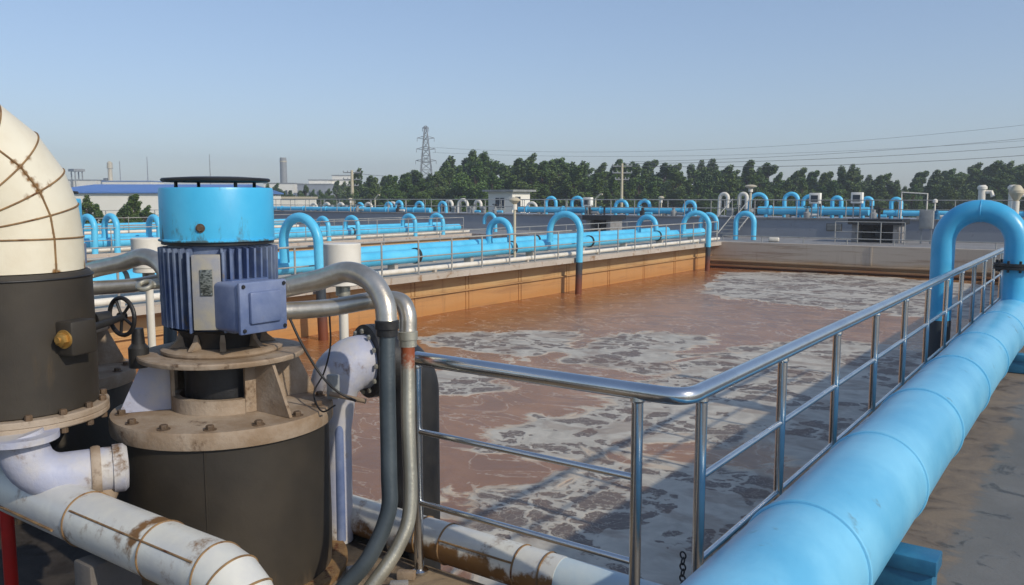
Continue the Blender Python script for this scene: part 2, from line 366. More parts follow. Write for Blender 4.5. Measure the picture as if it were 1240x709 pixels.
# second and third pools beyond the left walkway
w2 = empty('pool_wall', (-27, 12, -1.2), 'sunlit tan wall of the second pool below its blue pipe', 'wall')
part(MB().box(-27.2, -26.8, 0, 33.75, -2.4, -.16), 'wall_face', 'orange', w2, smooth=None)
struct(MB().box(-29.4, -26.6, 0, 34, -.158, -.003), 'second_walkway', 'slab')
w3 = empty('pool_wall', (-40, 12, -1.2), 'distant tan wall of the third pool at far left', 'wall')
part(MB().box(-40.3, -39.9, 0, 33.75, -2.4, -.16), 'wall_face', 'orange', w3, smooth=None)
struct(MB().box(-42.4, -39.7, 0, 34, -.158, -.003), 'third_walkway', 'slab')
w4 = empty('pool_wall', (-14.2, 12, -1.2), 'back wall of the left walkway facing the second pool', 'wall')
part(MB().box(-16.2, -15.9, 0, 33.75, -2.4, -.16), 'wall_face', 'orange', w4, smooth=None)

# water with foam patches (attribute), near pool
polys = [
 [(-5.73,7.52),(-5.99,8.47),(-5.97,9.02),(-5.76,9.87),(-5.31,10.84),(-4.37,12.07),(-3.46,9.68),(-4.26,8.93),(-4.48,8.25),(-4.78,7.95),(-5.17,7.67),(-5.48,7.53)],
 [(-4.57,5.57),(-4.74,6.1),(-4.66,6.4),(-4.45,7.06),(-4.26,7.85),(-3.93,8.23),(-2.99,8.38),(-1.3,7.4),(-1.3,3.4),(-2.6,3.2),(-3.87,4.6),(-4.44,5.3)],
 [(-11.57,12.97),(-11.07,13.91),(-9.44,15.67),(-8.82,14.94),(-8.2,13.35),(-8.25,12.44),(-9.2,12.19),(-11.1,12.77)],
 [(-8.64,15.07),(-8.04,16.37),(-6.77,16.68),(-6.27,14.28),(-5.87,12.25),(-7.72,12.2),(-8.01,13.04)],
 [(-5.9,12.18),(-6.0,14.28),(-5.5,16.03),(-4.66,17.6),(-3.4,17.6),(-1.3,16.4),(-1.3,8.6),(-2.6,8.9),(-3.2,9.9),(-4.63,11.33),(-5.23,11.17)],
 [(-9.21,10.58),(-8.81,10.87),(-7.84,10.2),(-6.94,10.38),(-7.72,9.69),(-8.18,9.07)],
 [(-10.3,24.6),(-10.9,27.5),(-12.4,31.5),(-9.6,33.0),(-6.0,32.6),(-2.6,31.4),(-1.3,29.0),(-1.3,22.8),(-4.2,22.4),(-6.9,23.0),(-8.9,23.6)],
 [(-5.0,4.6),(-5.6,5.2),(-5.2,5.9),(-4.6,5.4),(-4.0,4.6),(-3.4,3.6),(-4.4,3.6)],
]
def sdf(px, py, poly):
    d = np.full(px.shape, 1e9); ins = np.zeros(px.shape, bool); n = len(poly)
    for i in range(n):
        ax, ay = poly[i]; bx, by = poly[(i + 1) % n]; ex, ey = bx - ax, by - ay
        t = np.clip(((px - ax) * ex + (py - ay) * ey) / (ex * ex + ey * ey), 0, 1)
        d = np.minimum(d, np.hypot(px - ax - ex * t, py - ay - ey * t))
        if ay != by: ins ^= ((ay > py) != (by > py)) & (px < (bx - ax) * (py - ay) / (by - ay) + ax)
    return np.where(ins, d, -d)
nx, ny = 125, 300
X, Y = np.meshgrid(np.linspace(-13.62, -1.31, nx), np.linspace(2.9, 33.42, ny))
F = np.full(X.shape, -9.)
for p in polys: F = np.maximum(F, sdf(X, Y, p))
fo = np.clip(.56 + F * .75, 0, 1)
me = bpy.data.meshes.new('water'); idx = np.arange(nx * ny).reshape(ny, nx)
me.from_pydata(np.stack([X.ravel(), Y.ravel(), np.full(X.size, WZ)], 1).tolist(), [], np.stack([idx[:-1, :-1].ravel(), idx[:-1, 1:].ravel(), idx[1:, 1:].ravel(), idx[1:, :-1].ravel()], 1).tolist())
at = me.attributes.new('foam', 'FLOAT', 'POINT'); at.data.foreach_set('value', fo.ravel())
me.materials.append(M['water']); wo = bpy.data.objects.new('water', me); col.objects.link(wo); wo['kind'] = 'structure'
struct(MB().add([(-26.8, 0, WZ), (-16.2, 0, WZ), (-16.2, 33.7, WZ), (-26.8, 33.7, WZ)], [(0, 1, 2, 3)]).add([(-39.9, 0, WZ), (-29.2, 0, WZ), (-29.2, 33.7, WZ), (-39.9, 33.7, WZ)], [(0, 1, 2, 3)]), 'water', 'water')

# ------------------------------------------------------------------ railings
def railing(pts, h, levels, step, r, rr, mat, label, group=None, postm=None, joinr=0, posts=None, flange=False, segs=None):
    t = empty('railing', pts[0], label, 'railing', group)
    P = [Vector(p) for p in pts]
    def route(z):
        out = [P[0] + Vector((0, 0, z))]
        for i in range(1, len(P) - 1):
            a = (P[i - 1] - P[i]).normalized(); b_ = (P[i + 1] - P[i]).normalized(); q = P[i] + Vector((0, 0, z)); k = joinr
            if k: out += [(q + a * k) * (1 - s) ** 2 + q * 2 * s * (1 - s) + (q + b_ * k) * s * s for s in [j / 8 for j in range(9)]]
            else: out.append(q)
        out.append(P[-1] + Vector((0, 0, z))); return out
    part(MB().tube(route(h), rr, 20 if r > .015 else 8), 'top_rail', mat, t)
    for z in levels:
        for sa, sb in (segs or [None]) if segs else [(None, None)]:
            pth = [Vector(sa) + Vector((0, 0, z)), Vector(sb) + Vector((0, 0, z))] if sa else route(z)
            part(MB().tube(pth, r * (.85 if segs else 1), 14 if r > .015 else 6), 'mid_rail', mat, t)
    if posts is None:
        posts = []
        for a, b_ in zip(P, P[1:]):
            n = max(1, round((b_ - a).length / step)); posts += [a + (b_ - a) * k / n for k in range(n)]
        posts.append(P[-1])
    for q in posts:
        q = Vector(q); m = MB().tube([q, q + Vector((0, 0, h - rr * .5))], r * (1.35 if r > .015 else 1.2), 16 if r > .015 else 6)
        if flange: m.lathe([(r * 1.35, -.02), (r * 1.7, -.012), (r * 1.6, .004)], q + Vector((0, 0, h - rr * .75)), seg=20)
        if flange: m.lathe([(r * 2.6, 0), (r * 2.6, .012), (r * 1.6, .02)], q, seg=24)
        part(m, 'post', mat, t)
    return t
railing([(-2.62, 2.90, .0), (-1.262, 2.90, 0), (-1.262, 14.0, 0)], 1.05, (.35, .70), 1, .017, .034, 'steel',
        'shiny stainless steel railing turning a rounded corner beside the big blue pipe', joinr=.10, flange=True,
        segs=[((-2.62, 2.90, 0), (-1.465, 2.90, 0)), ((-1.262, 3.05, 0), (-1.262, 14, 0))],
        posts=[(-2.62, 2.90, 0), (-1.465, 2.90, 0), (-1.262, 3.05, 0)] + [(-1.262, 3.05 + .995 * k, 0) for k in range(1, 12)])
# small black chain hung on the corner post
t = MB()
for k in range(7):
    t.torus((-1.29, 2.97 , .40 - k * .024), (1, 0, 0) if k % 2 else (.3, 1, 0), .014, .0035, 14, 6)
single(t, 'chain', 'black', 'short black chain hanging at the railing corner post beside the blue pipe', 'chain')

# ------------------------------------------------------------------ big blue pipe on the right
PX, PZ, PR = -.86, .432, .234
bp = empty('blue_pipeline', (PX, 0, 0), 'large pale blue pipe running along the walkway at right', 'pipe')
rr_ = [PR + .0018 * noise.noise((0, y * 1.3, 0)) for y in np.arange(-2, 33, .25)]
part(MB().tube([(PX, y, PZ) for y in np.arange(-2, 33, .25)], rr_, 64), 'pipe_run', 'bluepipe', bp)
for y in (1.15, 2.15, 3.1, 4.25, 5.4, 6.7, 8.0, 9.6, 12.4, 14.5, 17, 20, 23, 26, 29):
    part(MB().torus((PX, y, PZ), (0, 1, 0), PR + .001, .009, 64, 8), 'weld_seam', 'bluepipe', bp)
for i, y in enumerate((.6, 4.05, 10.0, 13.5, 17, 20.5, 24)):
    s = empty('pipe_support', (PX, y, 0), ['', 'blue steel block support under the big pipe nearest the camera', 'second blue steel support under the big pipe', 'third blue steel support under the big pipe', 'fourth blue steel support under the big pipe', 'fifth blue steel support under the big pipe', 'farthest blue steel support under the big pipe'][i] or 'blue steel support of the big pipe below the frame', 'pipe support', 'supports of the big blue pipe')
    part(MB().rbox((PX + .03, y, .165), (.60, .16, .07), 0, .006), 'saddle_beam', 'navy', s)
    part(MB().rbox((PX + .03, y, .068), (.57, .14, .124), 0, .005), 'web', 'navy', s)

# ------------------------------------------------------------------ U shaped pipes
def upipe(x0, x1, y, z0, z1, ztop, r, mat='bluefar', darkz=None, label='', name='bent_pipe', group=None, fl=None, seg=20, dy=0, cat='pipe'):
    """leg at x0 from z0 up, over, leg at x1 down to z1; below darkz the x1 leg is black"""
    t = empty(name, (x0, y, z0), label, cat, group)
    A = Vector((x0, y, 0)); B = Vector((x1, y + dy, 0)); d = (B - A); br = d.length / 2; d.normalize(); c = (A + B) / 2
    zc = ztop - br - r
    rad = br
    path = [A + Vector((0, 0, z0)), A + Vector((0, 0, zc))] + arc(c + Vector((0, 0, zc)), -d, (0, 0, 1), rad, 0, PI, 18)[1:]
    end = z1 if darkz is None else darkz
    path.append(B + Vector((0, 0, end)))
    part(MB().tube(path, r, seg), 'pipe_bend', mat, t)
    if fl is None: t.rotation_euler = (R(math.sin(x0 * 7 + y) * 1.6), R(math.cos(x0 * 5 + y * 3) * 1.4), R(math.sin(y * 9) * 5))
    if darkz is not None: part(MB().tube([B + Vector((0, 0, darkz)), B + Vector((0, 0, z1))], r * 1.01, seg), 'dip_leg', 'duo', t, 'black and rust coloured lower leg dipping into the water', stain=None)
    if fl is not None:
        q = A + Vector((0, 0, fl)); m = MB().lathe([(r * 1.75, 0), (r * 1.75, .03)], q, seg=32).lathe([(r * 1.75, .036), (r * 1.75, .066)], q, seg=32)
        for k in range(10):
            a = 2 * PI * k / 10; m.lathe([(.014, -.03), (.014, .1)], q + Vector((math.cos(a), math.sin(a), 0)) * r * 1.48, seg=6)
        part(m, 'flange', 'black', t)
        part(MB().torus(c + Vector((0, 0, zc + rad)), d, r, .006, 28, 6), 'weld_seam', mat, t)
    return t
g = NG('black_to_rust_leg'); v = g.coord(True); sx = g.n('ShaderNodeSeparateXYZ'); g.l(v, sx.inputs[0]); n = g.noise(v, 6, 6, .7)
g.setp(Base_Color=g.mix(g.ramp(g.math('ADD', sx.outputs[2], g.math('MULTIPLY', n, .4)), -.1, -.7), L(52, 60, 66), L(116, 62, 36)), Roughness=.6); M['duo'] = g.m
upipe(PX + .01, -1.60, 11.0, .60, -1.6, 1.78, .128, 'blue', .36, 'thick blue arched pipe rising from the big pipe over the railing', fl=1.00, seg=40)

# row A pipeline on the left walkway
def pipeline(x, z, r, y0, y1, label, group, fls, mat='bluefar'):
    t = empty('blue_pipeline', (x, y0, 0), label, 'pipe', group)
    part(MB().tube([(x, y0, z), (x, y1, z)], r, 28), 'pipe_run', mat, t)
    for y in fls:
        part(MB().lathe([(r * 1.16, -.04), (r * 1.16, .04)], (x, y, z), (0, 1, 0), 28), 'flange', 'black', t)
    for y in np.arange(y0 + 1, y1, 3): part(MB().box(x - r * .7, x + r * .7, y, y + .12, 0, z - r * .8), 'foot', 'slab', t, smooth=None)
    return t
pipeline(-14.35, .34, .175, 2, 34.2, 'long sky blue pipe lying along the nearest left walkway', 'blue pipelines on the walkways', (8.1, 15.9, 20.1, 24.6, 29.8))
pipeline(-15.7, .40, .15, 2, 33.6, 'thinner sky blue pipe behind the long pipe of the nearest left walkway', 'blue pipelines on the walkways', (12.1, 23.4))
pipeline(-27.5, .30, .17, 1, 33.8, 'sky blue pipe along the second walkway from the near pool', 'blue pipelines on the walkways', (14, 26.3))
pipeline(-28.5, .45, .10, 1, 33.8, 'thin sky blue pipe behind the second walkway pipe', 'blue pipelines on the walkways', (18,))
pipeline(-40.6, .33, .22, 0, 33.8, 'sky blue pipe along the third and farthest walkway', 'blue pipelines on the walkways', (20,))
for i, (x, z, r, lb) in enumerate(((-13.42, .10, .06, 'thin cream pipe low along the edge of the nearest left walkway'), (-26.85, .12, .08, 'thin cream pipe low along the edge of the second walkway'), (-39.95, .12, .08, 'thin cream pipe low along the third walkway'))):
    t = empty('cream_pipeline', (x, 2, z), lb, 'pipe', 'thin cream pipes on the walkway edges')
    part(MB().tube([(x, 2, z), (x, 33.8, z)], r, 14), 'pipe_run', 'lamp', t)
    for y in np.arange(3.5, 33, 4): part(MB().box(x - .05, x + .05, y, y + .08, -.003, z), 'foot', 'slab', t, smooth=None)
railing([(-13.25, 2.5, 0), (-13.25, 33.2, 0)], .82, (.42,), 1.25, .016, .022, 'railgrey', 'thin grey railing on the pool side of the nearest left walkway', 'thin railings along the walkways')
railing([(-16.2, 2.5, 0), (-16.2, 33.2, 0)], .82, (.42,), 2.4, .012, .015, 'railgrey', 'thin grey railing on the back side of the nearest left walkway', 'thin railings along the walkways')
railing([(-26.7, 2.5, 0), (-26.7, 33.2, 0)], .82, (.42,), 2.0, .014, .018, 'railgrey', 'thin grey railing along the second walkway', 'thin railings along the walkways')
railing([(-39.8, 2.5, 0), (-39.8, 33.2, 0)], .82, (.42,), 2.5, .014, .018, 'railgrey', 'thin grey railing along the third walkway', 'thin railings along the walkways')
G1 = 'arched pipes of the nearest left walkway'
for y, lb in ((11.5, 'blue arched pipe with dark leg dipping into the pool just right of the big motor'), (21.7, 'blue arched pipe with dark rusty leg dipping into the pool at mid left wall'), (31.6, 'blue arched pipe with dark red leg dipping into the pool nearest its far corner')):
    upipe(-14.05, -13.0, y, .45, -1.6, (1.50 if y < 12 else 1.42 if y < 25 else 1.32), .10, 'bluefar', -.12 if y > 12 else .1, lb, group=G1)
for y, lb in ((20.6, 'blue arched pipe left of the mushroom lamp post at mid walkway'), (30.6, 'blue arched pipe standing alone between the two dipping arches'), (36.9, 'blue arched pipe just behind the arch nearest the far corner')):
    upipe(-15.55, -14.75, y, .35, .35, 1.22 if y < 30 else 1.15, .10, 'bluefar', None, lb, group=G1)
upipe(-13.25, -12.45, 35.3, 0, 0, 1.25, .11, 'bluefar', None, 'blue arched pipe at the corner where stairs climb to the raised tank', group=G1)
G2 = 'arched pipes of the second walkway'
for i, (y, zt) in enumerate(((14.2, 1.3), (15.0, 1.3), (16.6, 1.25), (24.3, 1.05), (25.9, 1.05), (29.6, 1.08), (31.6, 1.08), (36.0, 1.05))):
    lb = ['leftmost small blue arched pipe beside the white elbow', 'second small blue arched pipe beside the white elbow', 'small blue arched pipe just left of the motor cowl', 'small blue arched pipe on the second walkway right of the motor', 'small blue arched pipe second to the right of the motor', 'small blue arched pipe below the lattice pylon, left of its neighbour', 'small blue arched pipe below and right of the lattice pylon', 'small blue arched pipe midway between pylon and hut'][i]
    upipe(-27.5, -26.75, y, .4, -.1, zt, .1, 'bluefar', None, lb, group=G2, seg=14)

# ------------------------------------------------------------------ raised tank beyond
struct(MB().box(-62, 16, 39, 39.35, -2, .83).box(-62, 16, 39.35, 47, -2, .80), 'raised_tank', 'tankgrey')
struct(MB().box(-62, 16, 38.93, 39.36, .835, .90), 'raised_tank_coping', 'conc')
railing([(-58, 39.15, .9), (-34.5, 39.15, .9)], .8, (.4,), 1.6, .016, .02, 'railgrey', 'grey railing on the raised tank left of the hut', 'railings on the raised tank')
railing([(-34, 39.15, .9), (-14.6, 39.15, .9)], .8, (.4,), 1.4, .016, .02, 'railgrey', 'grey railing on the raised tank between hut and stairs', 'railings on the raised tank')
railing([(-14, 39.15, .9), (-1, 39.15, .9)], .8, (.4,), 1.1, .016, .02, 'railgrey', 'grey railing on the raised tank right of the stairs', 'railings on the raised tank')
def xpipe(x0, x1, y, z, r, lb):
    t = empty('blue_pipeline', (x0, y, .8), lb, 'pipe', 'blue pipelines on the raised tank')
    part(MB().tube([(x0, y, z), (x1, y, z)], r, 20), 'pipe_run', 'bluefar', t)
    for x in np.arange(x0 + .6, x1, 2.5): part(MB().lathe([(r * 1.25, -.04), (r * 1.25, .04)], (x, y, z), (1, 0, 0), 16), 'flange', 'bluefar', t)
    for x in np.arange(x0 + 1.5, x1, 4): part(MB().box(x - .08, x + .08, y - r, y + r, .8, z - r * .9), 'foot', 'slab', t, smooth=None)
xpipe(-29, -18, 41.4, 1.12, .17, 'blue pipe on the raised tank between hut and stairs')
xpipe(-14.4, -9.2, 41.4, 1.18, .2, 'blue pipe on the raised tank right of the stairs')
xpipe(-43, -36, 41.4, 1.0, .17, 'blue pipe on the raised tank left of the pylon')
xpipe(-8.6, 2, 41.6, 1.1, .13, 'thin blue pipe on the raised tank behind the control box')
G3 = 'arched pipes on the raised tank'
for x0, x1, zt, lb in ((-27.45, -26.8, 1.92, 'tall blue arch on the raised tank just right of the hut'), (-25.65, -24.95, 1.92, 'blue arch second right of the hut on the raised tank'), (-22.8, -22.1, 1.76, 'blue arch beside the utility pole foot on the raised tank'), (-21.35, -20.72, 1.76, 'blue arch right of the utility pole on the raised tank'),
                       (-15.1, -14.25, 2.1, 'large blue arch beside the beige lamp post on the raised tank'), (-13.3, -12.65, 2.1, 'tall blue arch right of the stairs on the raised tank'), (-12.4, -11.85, 1.98, 'blue arch hugging the tall arch right of the stairs'), (-11.0, -10.6, 1.92, 'narrow blue arch between stairs and control cabinet'), (-9.6, -9.2, 1.88, 'small blue arch at the white frame on the raised tank'),
                       (-39.6, -39.1, 1.65, 'far blue arch directly left of the pylon foot'), (-37.85, -37.25, 1.62, 'far blue arch directly right of the pylon foot'), (-8.35, -7.95, 1.85, 'small blue arch beside the sign board on the raised tank')):
    upipe(x0, x1, 42, .8, .8, zt, .10, 'bluefar', None, lb, group=G3, seg=14)
G4 = 'white arched vents on the raised tank'
def pumpset(x, y, z):
    m = MB().lathe([(.13, 0), (.13, .3), (.1, .34)], (x, y, z), (1, 0, 0), 16).box(x, x + .3, y - .12, y + .12, z - .3, z - .1)
    return m
for x0, x1, zt, lb in ((-36.1, -35.5, 1.72, 'white arched vent pipe leftmost beside the hut'), (-35.0, -34.2, 1.78, 'white arched vent pipe second beside the hut'), (-33.6, -33.1, 1.72, 'white arched vent pipe nearest the hut wall'), (-47.9, -47.2, 1.5, 'far white arched vent at the left of the raised tank'), (-46.4, -45.7, 1.5, 'second far white arched vent at the left'),
                       (-17.1, -16.65, 2.12, 'white arched vent left of the stairs'), (-16.0, -15.6, 2.12, 'white arched vent nearest the stairs')):
    t = upipe(x0, x1, 43, .8, 1.2, zt, .1, 'lamp', None, lb, name='vent_pipe', group=G4, seg=14, cat='vent')
    part(pumpset(x1 + .02, 43, 1.15), 'blower', 'grey', t)
for x, y, zt, lb in ((-4.7, 42, 2.36, 'white stack with side outlet above the thick blue arch'), (-3.55, 42, 2.36, 'white stack with side outlet at the right edge')):
    t = empty('vent_stack', (x, y, .8), lb, 'vent', 'white vent stacks')
    part(MB().lathe([(.15, 0), (.15, zt - 1.0), (.2, zt - .98), (.2, zt - .88), (.12, zt - .8)], (x, y, .8), seg=20), 'stack', 'lamp', t)
    part(MB().tube([(x, y, zt - .3), (x + .35, y, zt - .3), (x + .42, y, zt - .5)], .09, 12), 'side_outlet', 'lamp', t)

# concrete platforms with valves before the raised tank
def platform(x0, x1, lb, y=36.8):
    t = empty('concrete_platform', ((x0 + x1) / 2, y, 0), lb, 'platform', 'concrete platforms before the raised tank')
    part(MB().box(x0, x1, y - .8, y + .8, .72, .95), 'top_slab', 'black', t, smooth=None)
    part(MB().box(x0 + .12, x0 + .35, y - .6, y + .6, 0, .718), 'pier', 'conc', t, smooth=None)
    part(MB().box(x1 - .35, x1 - .12, y - .6, y + .6, 0, .718), 'pier', 'conc', t, smooth=None)
    part(MB().box(x0 + .352, x1 - .352, y + .3, y + .5, 0, .718), 'back_panel', 'darkc', t, smooth=None)
    m = MB().tube([((x0 + x1) / 2, y, 0), ((x0 + x1) / 2, y, 1.4)], .05, 10).torus(((x0 + x1) / 2, y, 1.35), (0, 0, 1), .18, .025, 20, 6).lathe([(.2, 0), (.2, .35)], ((x0 + x1) / 2, y, .2), seg=16)
    part(m, 'gate_valve', 'black', t)
    return t
platform(-8.8, -6.75, 'dark topped concrete platform with valve before the raised tank, right')
platform(-21.4, -19.8, 'dark topped concrete platform with valve before the raised tank, centre')
railing([(-9.1, 35.3, 0), (-6.5, 35.3, 0)], .85, (.45,), .9, .016, .018, 'railgrey', 'short grey railing in front of the right concrete platform')
railing([(-13.4, 34.2, 0), (-1.6, 34.2, 0)], .22, (), 1.6, .016, .02, 'railgrey', 'low pipe rail along the far end of the near pool')
t = empty('control_box', (-5.95, 36.5, 0), 'grey control box on two legs left of the thick blue arch', 'control box')
part(MB().rbox((-5.95, 36.5, .95), (.5, .3, .72), 0, .02), 'cabinet', 'grey', t); part(MB().rbox((-5.95, 36.34, .95), (.40, .02, .6), 0, .004), 'door', 'grey', t)
for x in (-6.12, -5.78): part(MB().box(x - .03, x + .03, 36.47, 36.53, 0, .6), 'leg', 'pole', t, smooth=None)
part(MB().lathe([(.03, 0), (.03, .3), (.09, .32), (.09, .42), (.03, .46)], (-5.68, 36.5, 1.3), seg=14), 'beacon', 'lamp', t)
t = empty('white_frame', (-7.1, 41, .8), 'white open steel frame standing on the raised tank', 'frame')
part(MB().tube([(-7.75, 41, .8), (-7.75, 41, 2.05), (-6.7, 41, 1.98), (-6.7, 41, .8)], .035, 8), 'frame_tube', 'lamp', t)
t = empty('control_cabinet', (-11.4, 40.5, .8), 'white cabinet raised on posts near the narrow blue arch', 'cabinet', 'small raised cabinets')
part(MB().rbox((-11.4, 40.5, 1.78), (.5, .3, .5), 0, .02), 'cabinet_body', 'wallwhite', t); part(MB().box(-11.56, -11.24, 40.33, 40.348, 1.62, 1.92), 'panel', 'window', t, smooth=None)
for x in (-11.55, -11.25): part(MB().box(x - .025, x + .025, 40.47, 40.53, .8, 1.54), 'leg', 'pole', t, smooth=None)
clone(t, (-9.6, 40.8, .82), 'white cabinet raised on posts left of the white steel frame', 'small raised cabinets')
clone(t, (-25.0 + 1.0, 41, .6), 'small white cabinet on posts left of the utility pole', 'small raised cabinets')
t = empty('air_vent', (-10.1, 38.97, .5), 'grey louvre vent set in the raised tank wall', 'vent'); m = MB()
for k in range(5): m.box(-10.4, -9.8, 38.95, 38.99, .36 + k * .06, .395 + k * .06)
part(MB().box(-10.44, -9.76, 38.985, 38.998, .32, .66), 'vent_frame', 'darkc', t, smooth=None); part(m, 'slat_panel', 'grey', t, smooth=None)
single(MB().rbox((-11.35, 34.6, .09), (.42, .25, .17), .2, .05, seg=3), 'sack', 'lamp', 'small white sack lying on the far pool edge', 'sack')
# stairs at the corner
t = empty('steel_stairs', (-14.3, 38, 0), 'small steel stairs with slanting handrails climbing to the raised tank', 'stairs'); 
for k in range(5): part(MB().box(-14.8, -14.0, 37.2 + k * .34, 37.48 + k * .34, .16 * (k + 1), .16 * (k + 1) + .03), 'step', 'railgrey', t, smooth=None)
for x in (-14.82, -13.98):
    part(MB().tube([(x, 37.0, 0), (x, 37.0, .9), (x, 38.9, 1.75), (x, 38.9, .85)], .025, 8), 'handrail', 'railgrey', t)
    part(MB().tube([(x, 37.0, .1), (x, 38.9, .95)], .03, 8), 'stringer', 'railgrey', t)
# lamp posts with mushroom caps
def mlamp(x, y, h, lb, r=.04, cap=.17, z=0):
    t = empty('lamp_post', (x, y, z), lb, 'lamp post', 'mushroom capped lamp posts')
    part(MB().tube([(x, y, z), (x, y, z + h - .18)], r, 12), 'post', 'beige', t)
    part(MB().lathe([(r * 1.2, 0), (cap, .10), (cap, .13), (cap * .5, .19), (.02, .2)], (x, y, z + h - .2), seg=20), 'lamp_cap', 'beige', t)
    part(MB().lathe([(r * 1.8, 0), (r * 1.8, .16)], (x, y, z + h - .36), seg=14), 'lamp_glass', 'lamp', t)
mlamp(-14.1, 19.9, 1.82, 'beige mushroom lamp post on the left walkway before the hut')
mlamp(-14.55, 40.6, 1.65, 'beige mushroom lamp post beside the large blue arch', .06, .3, .8)
mlamp(-.98, 12.1, 1.30, 'beige mushroom lamp post at the right edge behind the thick blue arch', .022, .085, .66)
mlamp(-20.0, 42, 1.1, 'small beige mushroom lamp on the raised tank', .04, .16, .8)
mlamp(-43.5, 41.5, 1.0, 'small beige mushroom lamp on the raised tank left of the pylon', .04, .16, .8)
for x, lb in ((-24.1, 'short yellow angled pipe beside the utility pole'), (-45.2 + 3.6, 'short yellow angled pipe left of the pylon')):
    single(MB().tube([(x, 42, .8), (x, 42, 1.75), (x + .3, 42, 2.0), (x + .45, 42, 2.0)], .05, 10), 'angled_pipe', 'beige', lb, 'pipe', loc=(x, 42, .8))
for i, (x0, zt, lb) in enumerate(((-50.5, 1.45, 'far white arched vent outermost at the left'), (-44.6, 1.5, 'third far white arched vent at the left'), (-30.2, 1.6, 'low white arched vent behind the hut corner'), (-42.2, 1.55, 'far white arched vent before the left utility pole'))):
    upipe(x0, x0 + .7, 44, .8, 1.0, zt, .09, 'lamp', None, lb, name='vent_pipe', group=G4, seg=14, cat='vent')
for i, (x0, zt, lb) in enumerate(((-41.2, 1.55, 'far blue arch second left of the pylon foot'), (-36.3, 1.6, 'far blue arch close to the white vents'), (-44.0, 1.5, 'far blue arch behind the left utility pole'), (-18.9, 1.7, 'small blue arch left of the white vents by the stairs'))):
    upipe(x0, x0 + .6, 42.6, .8, .8, zt, .1, 'bluefar', None, lb, group=G3, seg=14)
railing([(-58, 44.5, .8), (-14, 44.5, .8)], .9, (.45,), 1.7, .018, .022, 'railgrey', 'grey railing at the back of the raised tank', 'railings on the raised tank')
railing([(-29.0, 2.5, 0), (-29.0, 33.2, 0)], .82, (.42,), 2.2, .014, .018, 'railgrey', 'thin grey railing on the back side of the second walkway', 'thin railings along the walkways')
xpipe(-58, -44, 42.8, 1.0, .15, 'thin blue pipe at the far left of the raised tank')
# assorted valves and small machines on the raised tank deck
random.seed(4)
k = 0
SM = ['near the left railing end', 'left of the pylon', 'under the pylon', 'right of the white vents', 'behind the hut railing', 'left of the platform', 'above the centre platform', 'right of the centre platform', 'left of the white vents by the stairs', 'by the stairs', 'right of the stairs', 'behind the right platform', 'right of the white frame', 'near the control box']
for i, x in enumerate((-52, -42.3, -38.5, -32.2, -30.5, -23.9, -20.6, -18.8, -17.9, -15.3, -11.9, -8.9, -6.3, -5.2)):
    t = empty('valve_set', (x, 41, .8), 'small dark valve set on the raised tank ' + SM[i], 'valve', 'valve sets on the raised tank')
    part(MB().lathe([(.16, 0), (.16, .3), (.08, .34), (.08, .5)], (x, 41, .8), seg=14), 'valve_body', random.choice(['grey', 'black', 'navy']), t)
    part(MB().torus((x, 41, 1.38), (0, .3, 1), .16, .02, 18, 6).tube([(x, 41, 1.25), (x, 41, 1.42)], .02, 8), 'handwheel', 'black', t)
    part(MB().tube([(x - .1, 41, .98), (x + .55, 41, .98)], .07, 10), 'pipe_stub', random.choice(['bluefar', 'lamp', 'grey']), t)

# hut
t = empty('hut', (-40.4, 55, 0), 'small white flat roofed hut behind the tanks at centre', 'hut')
hm = MB().box(-41.6, -39.2, 55, 57.5, -2.6, 2.30); part(hm, 'wall', 'wallwhite', t, smooth=None)
part(MB().box(-41.95, -38.85, 54.6, 57.9, 2.30, 2.46), 'roof', 'grey', t, smooth=None)
wf = part(MB().box(-40.85, -40.0, 54.95, 54.999, 1.0, 1.8), 'window', 'window', t, smooth=None)
part(MB().box(-40.42, -40.38, 54.93, 54.949, 1.05, 1.85).box(-40.9, -39.95, 54.93, 54.97, .93, .99), 'window_frame', 'wallwhite', wf, smooth=None)
part(MB().box(-39.199, -39.16, 55.4, 56.1, .0, 1.9), 'door', 'window', t, smooth=None)

# ------------------------------------------------------------------ foreground: vertical pump with motor
AX, AY = -3.40, 2.40
def P3(r, deg, z): return Vector((AX + r * math.cos(R(deg)), AY + r * math.sin(R(deg)), z))
vp = empty('vertical_pump', (AX, AY, 0), 'large vertical pump motor with bright blue cowl and dark barrel, centre left', 'pump motor', 'vertical pump motors')
part(MB().lathe([(.485, .03), (.487, .25), (.484, .50), (.483, .74)], (AX, AY, 0), seg=96), 'barrel', 'dark', vp,
     stain=lambda p: max(0, 1 - (p.z) / .12))
part(MB().tube([P3(.4845, -46, z) for z in (.03, .3, .5, .73)], .0035, 6), 'weld_line', 'dark', vp)
m = MB().lathe([(.56, .0), (.56, .028), (.49, .03)], (AX, AY, 0), seg=72)
part(m, 'base_flange', 'seam', vp)
m = MB().lathe([(.43, .741), (.503, .741), (.505, .752), (.505, .806), (.500, .816), (.30, .820)], (AX, AY, 0), seg=96)
fl = part(m, 'pump_flange', 'plate', vp)
for k in range(14):
    a = k * 360 / 14 + 8; part(MB().hexbolt(P3(.45, a, .818), (0, 0, 1), .018, .02).lathe([(.028, 0), (.028, .004)], P3(.45, a, .816), seg=16), 'bolt', 'bolt', fl); part(MB().hexbolt(P3(.462, a, .70), (0, 0, 1), .014, .042), 'nut', 'bolt', fl)
part(MB().ring((AX, AY, .818), (0, 0, 1), .20, .235, .07, 64), 'collar', 'plate', vp)
part(MB().lathe([(.175, .82), (.175, 1.06)], (AX, AY, 0), seg=32), 'shade_drum', 'black', vp)  # black drum added to paint the shaded interior behind the stool openings
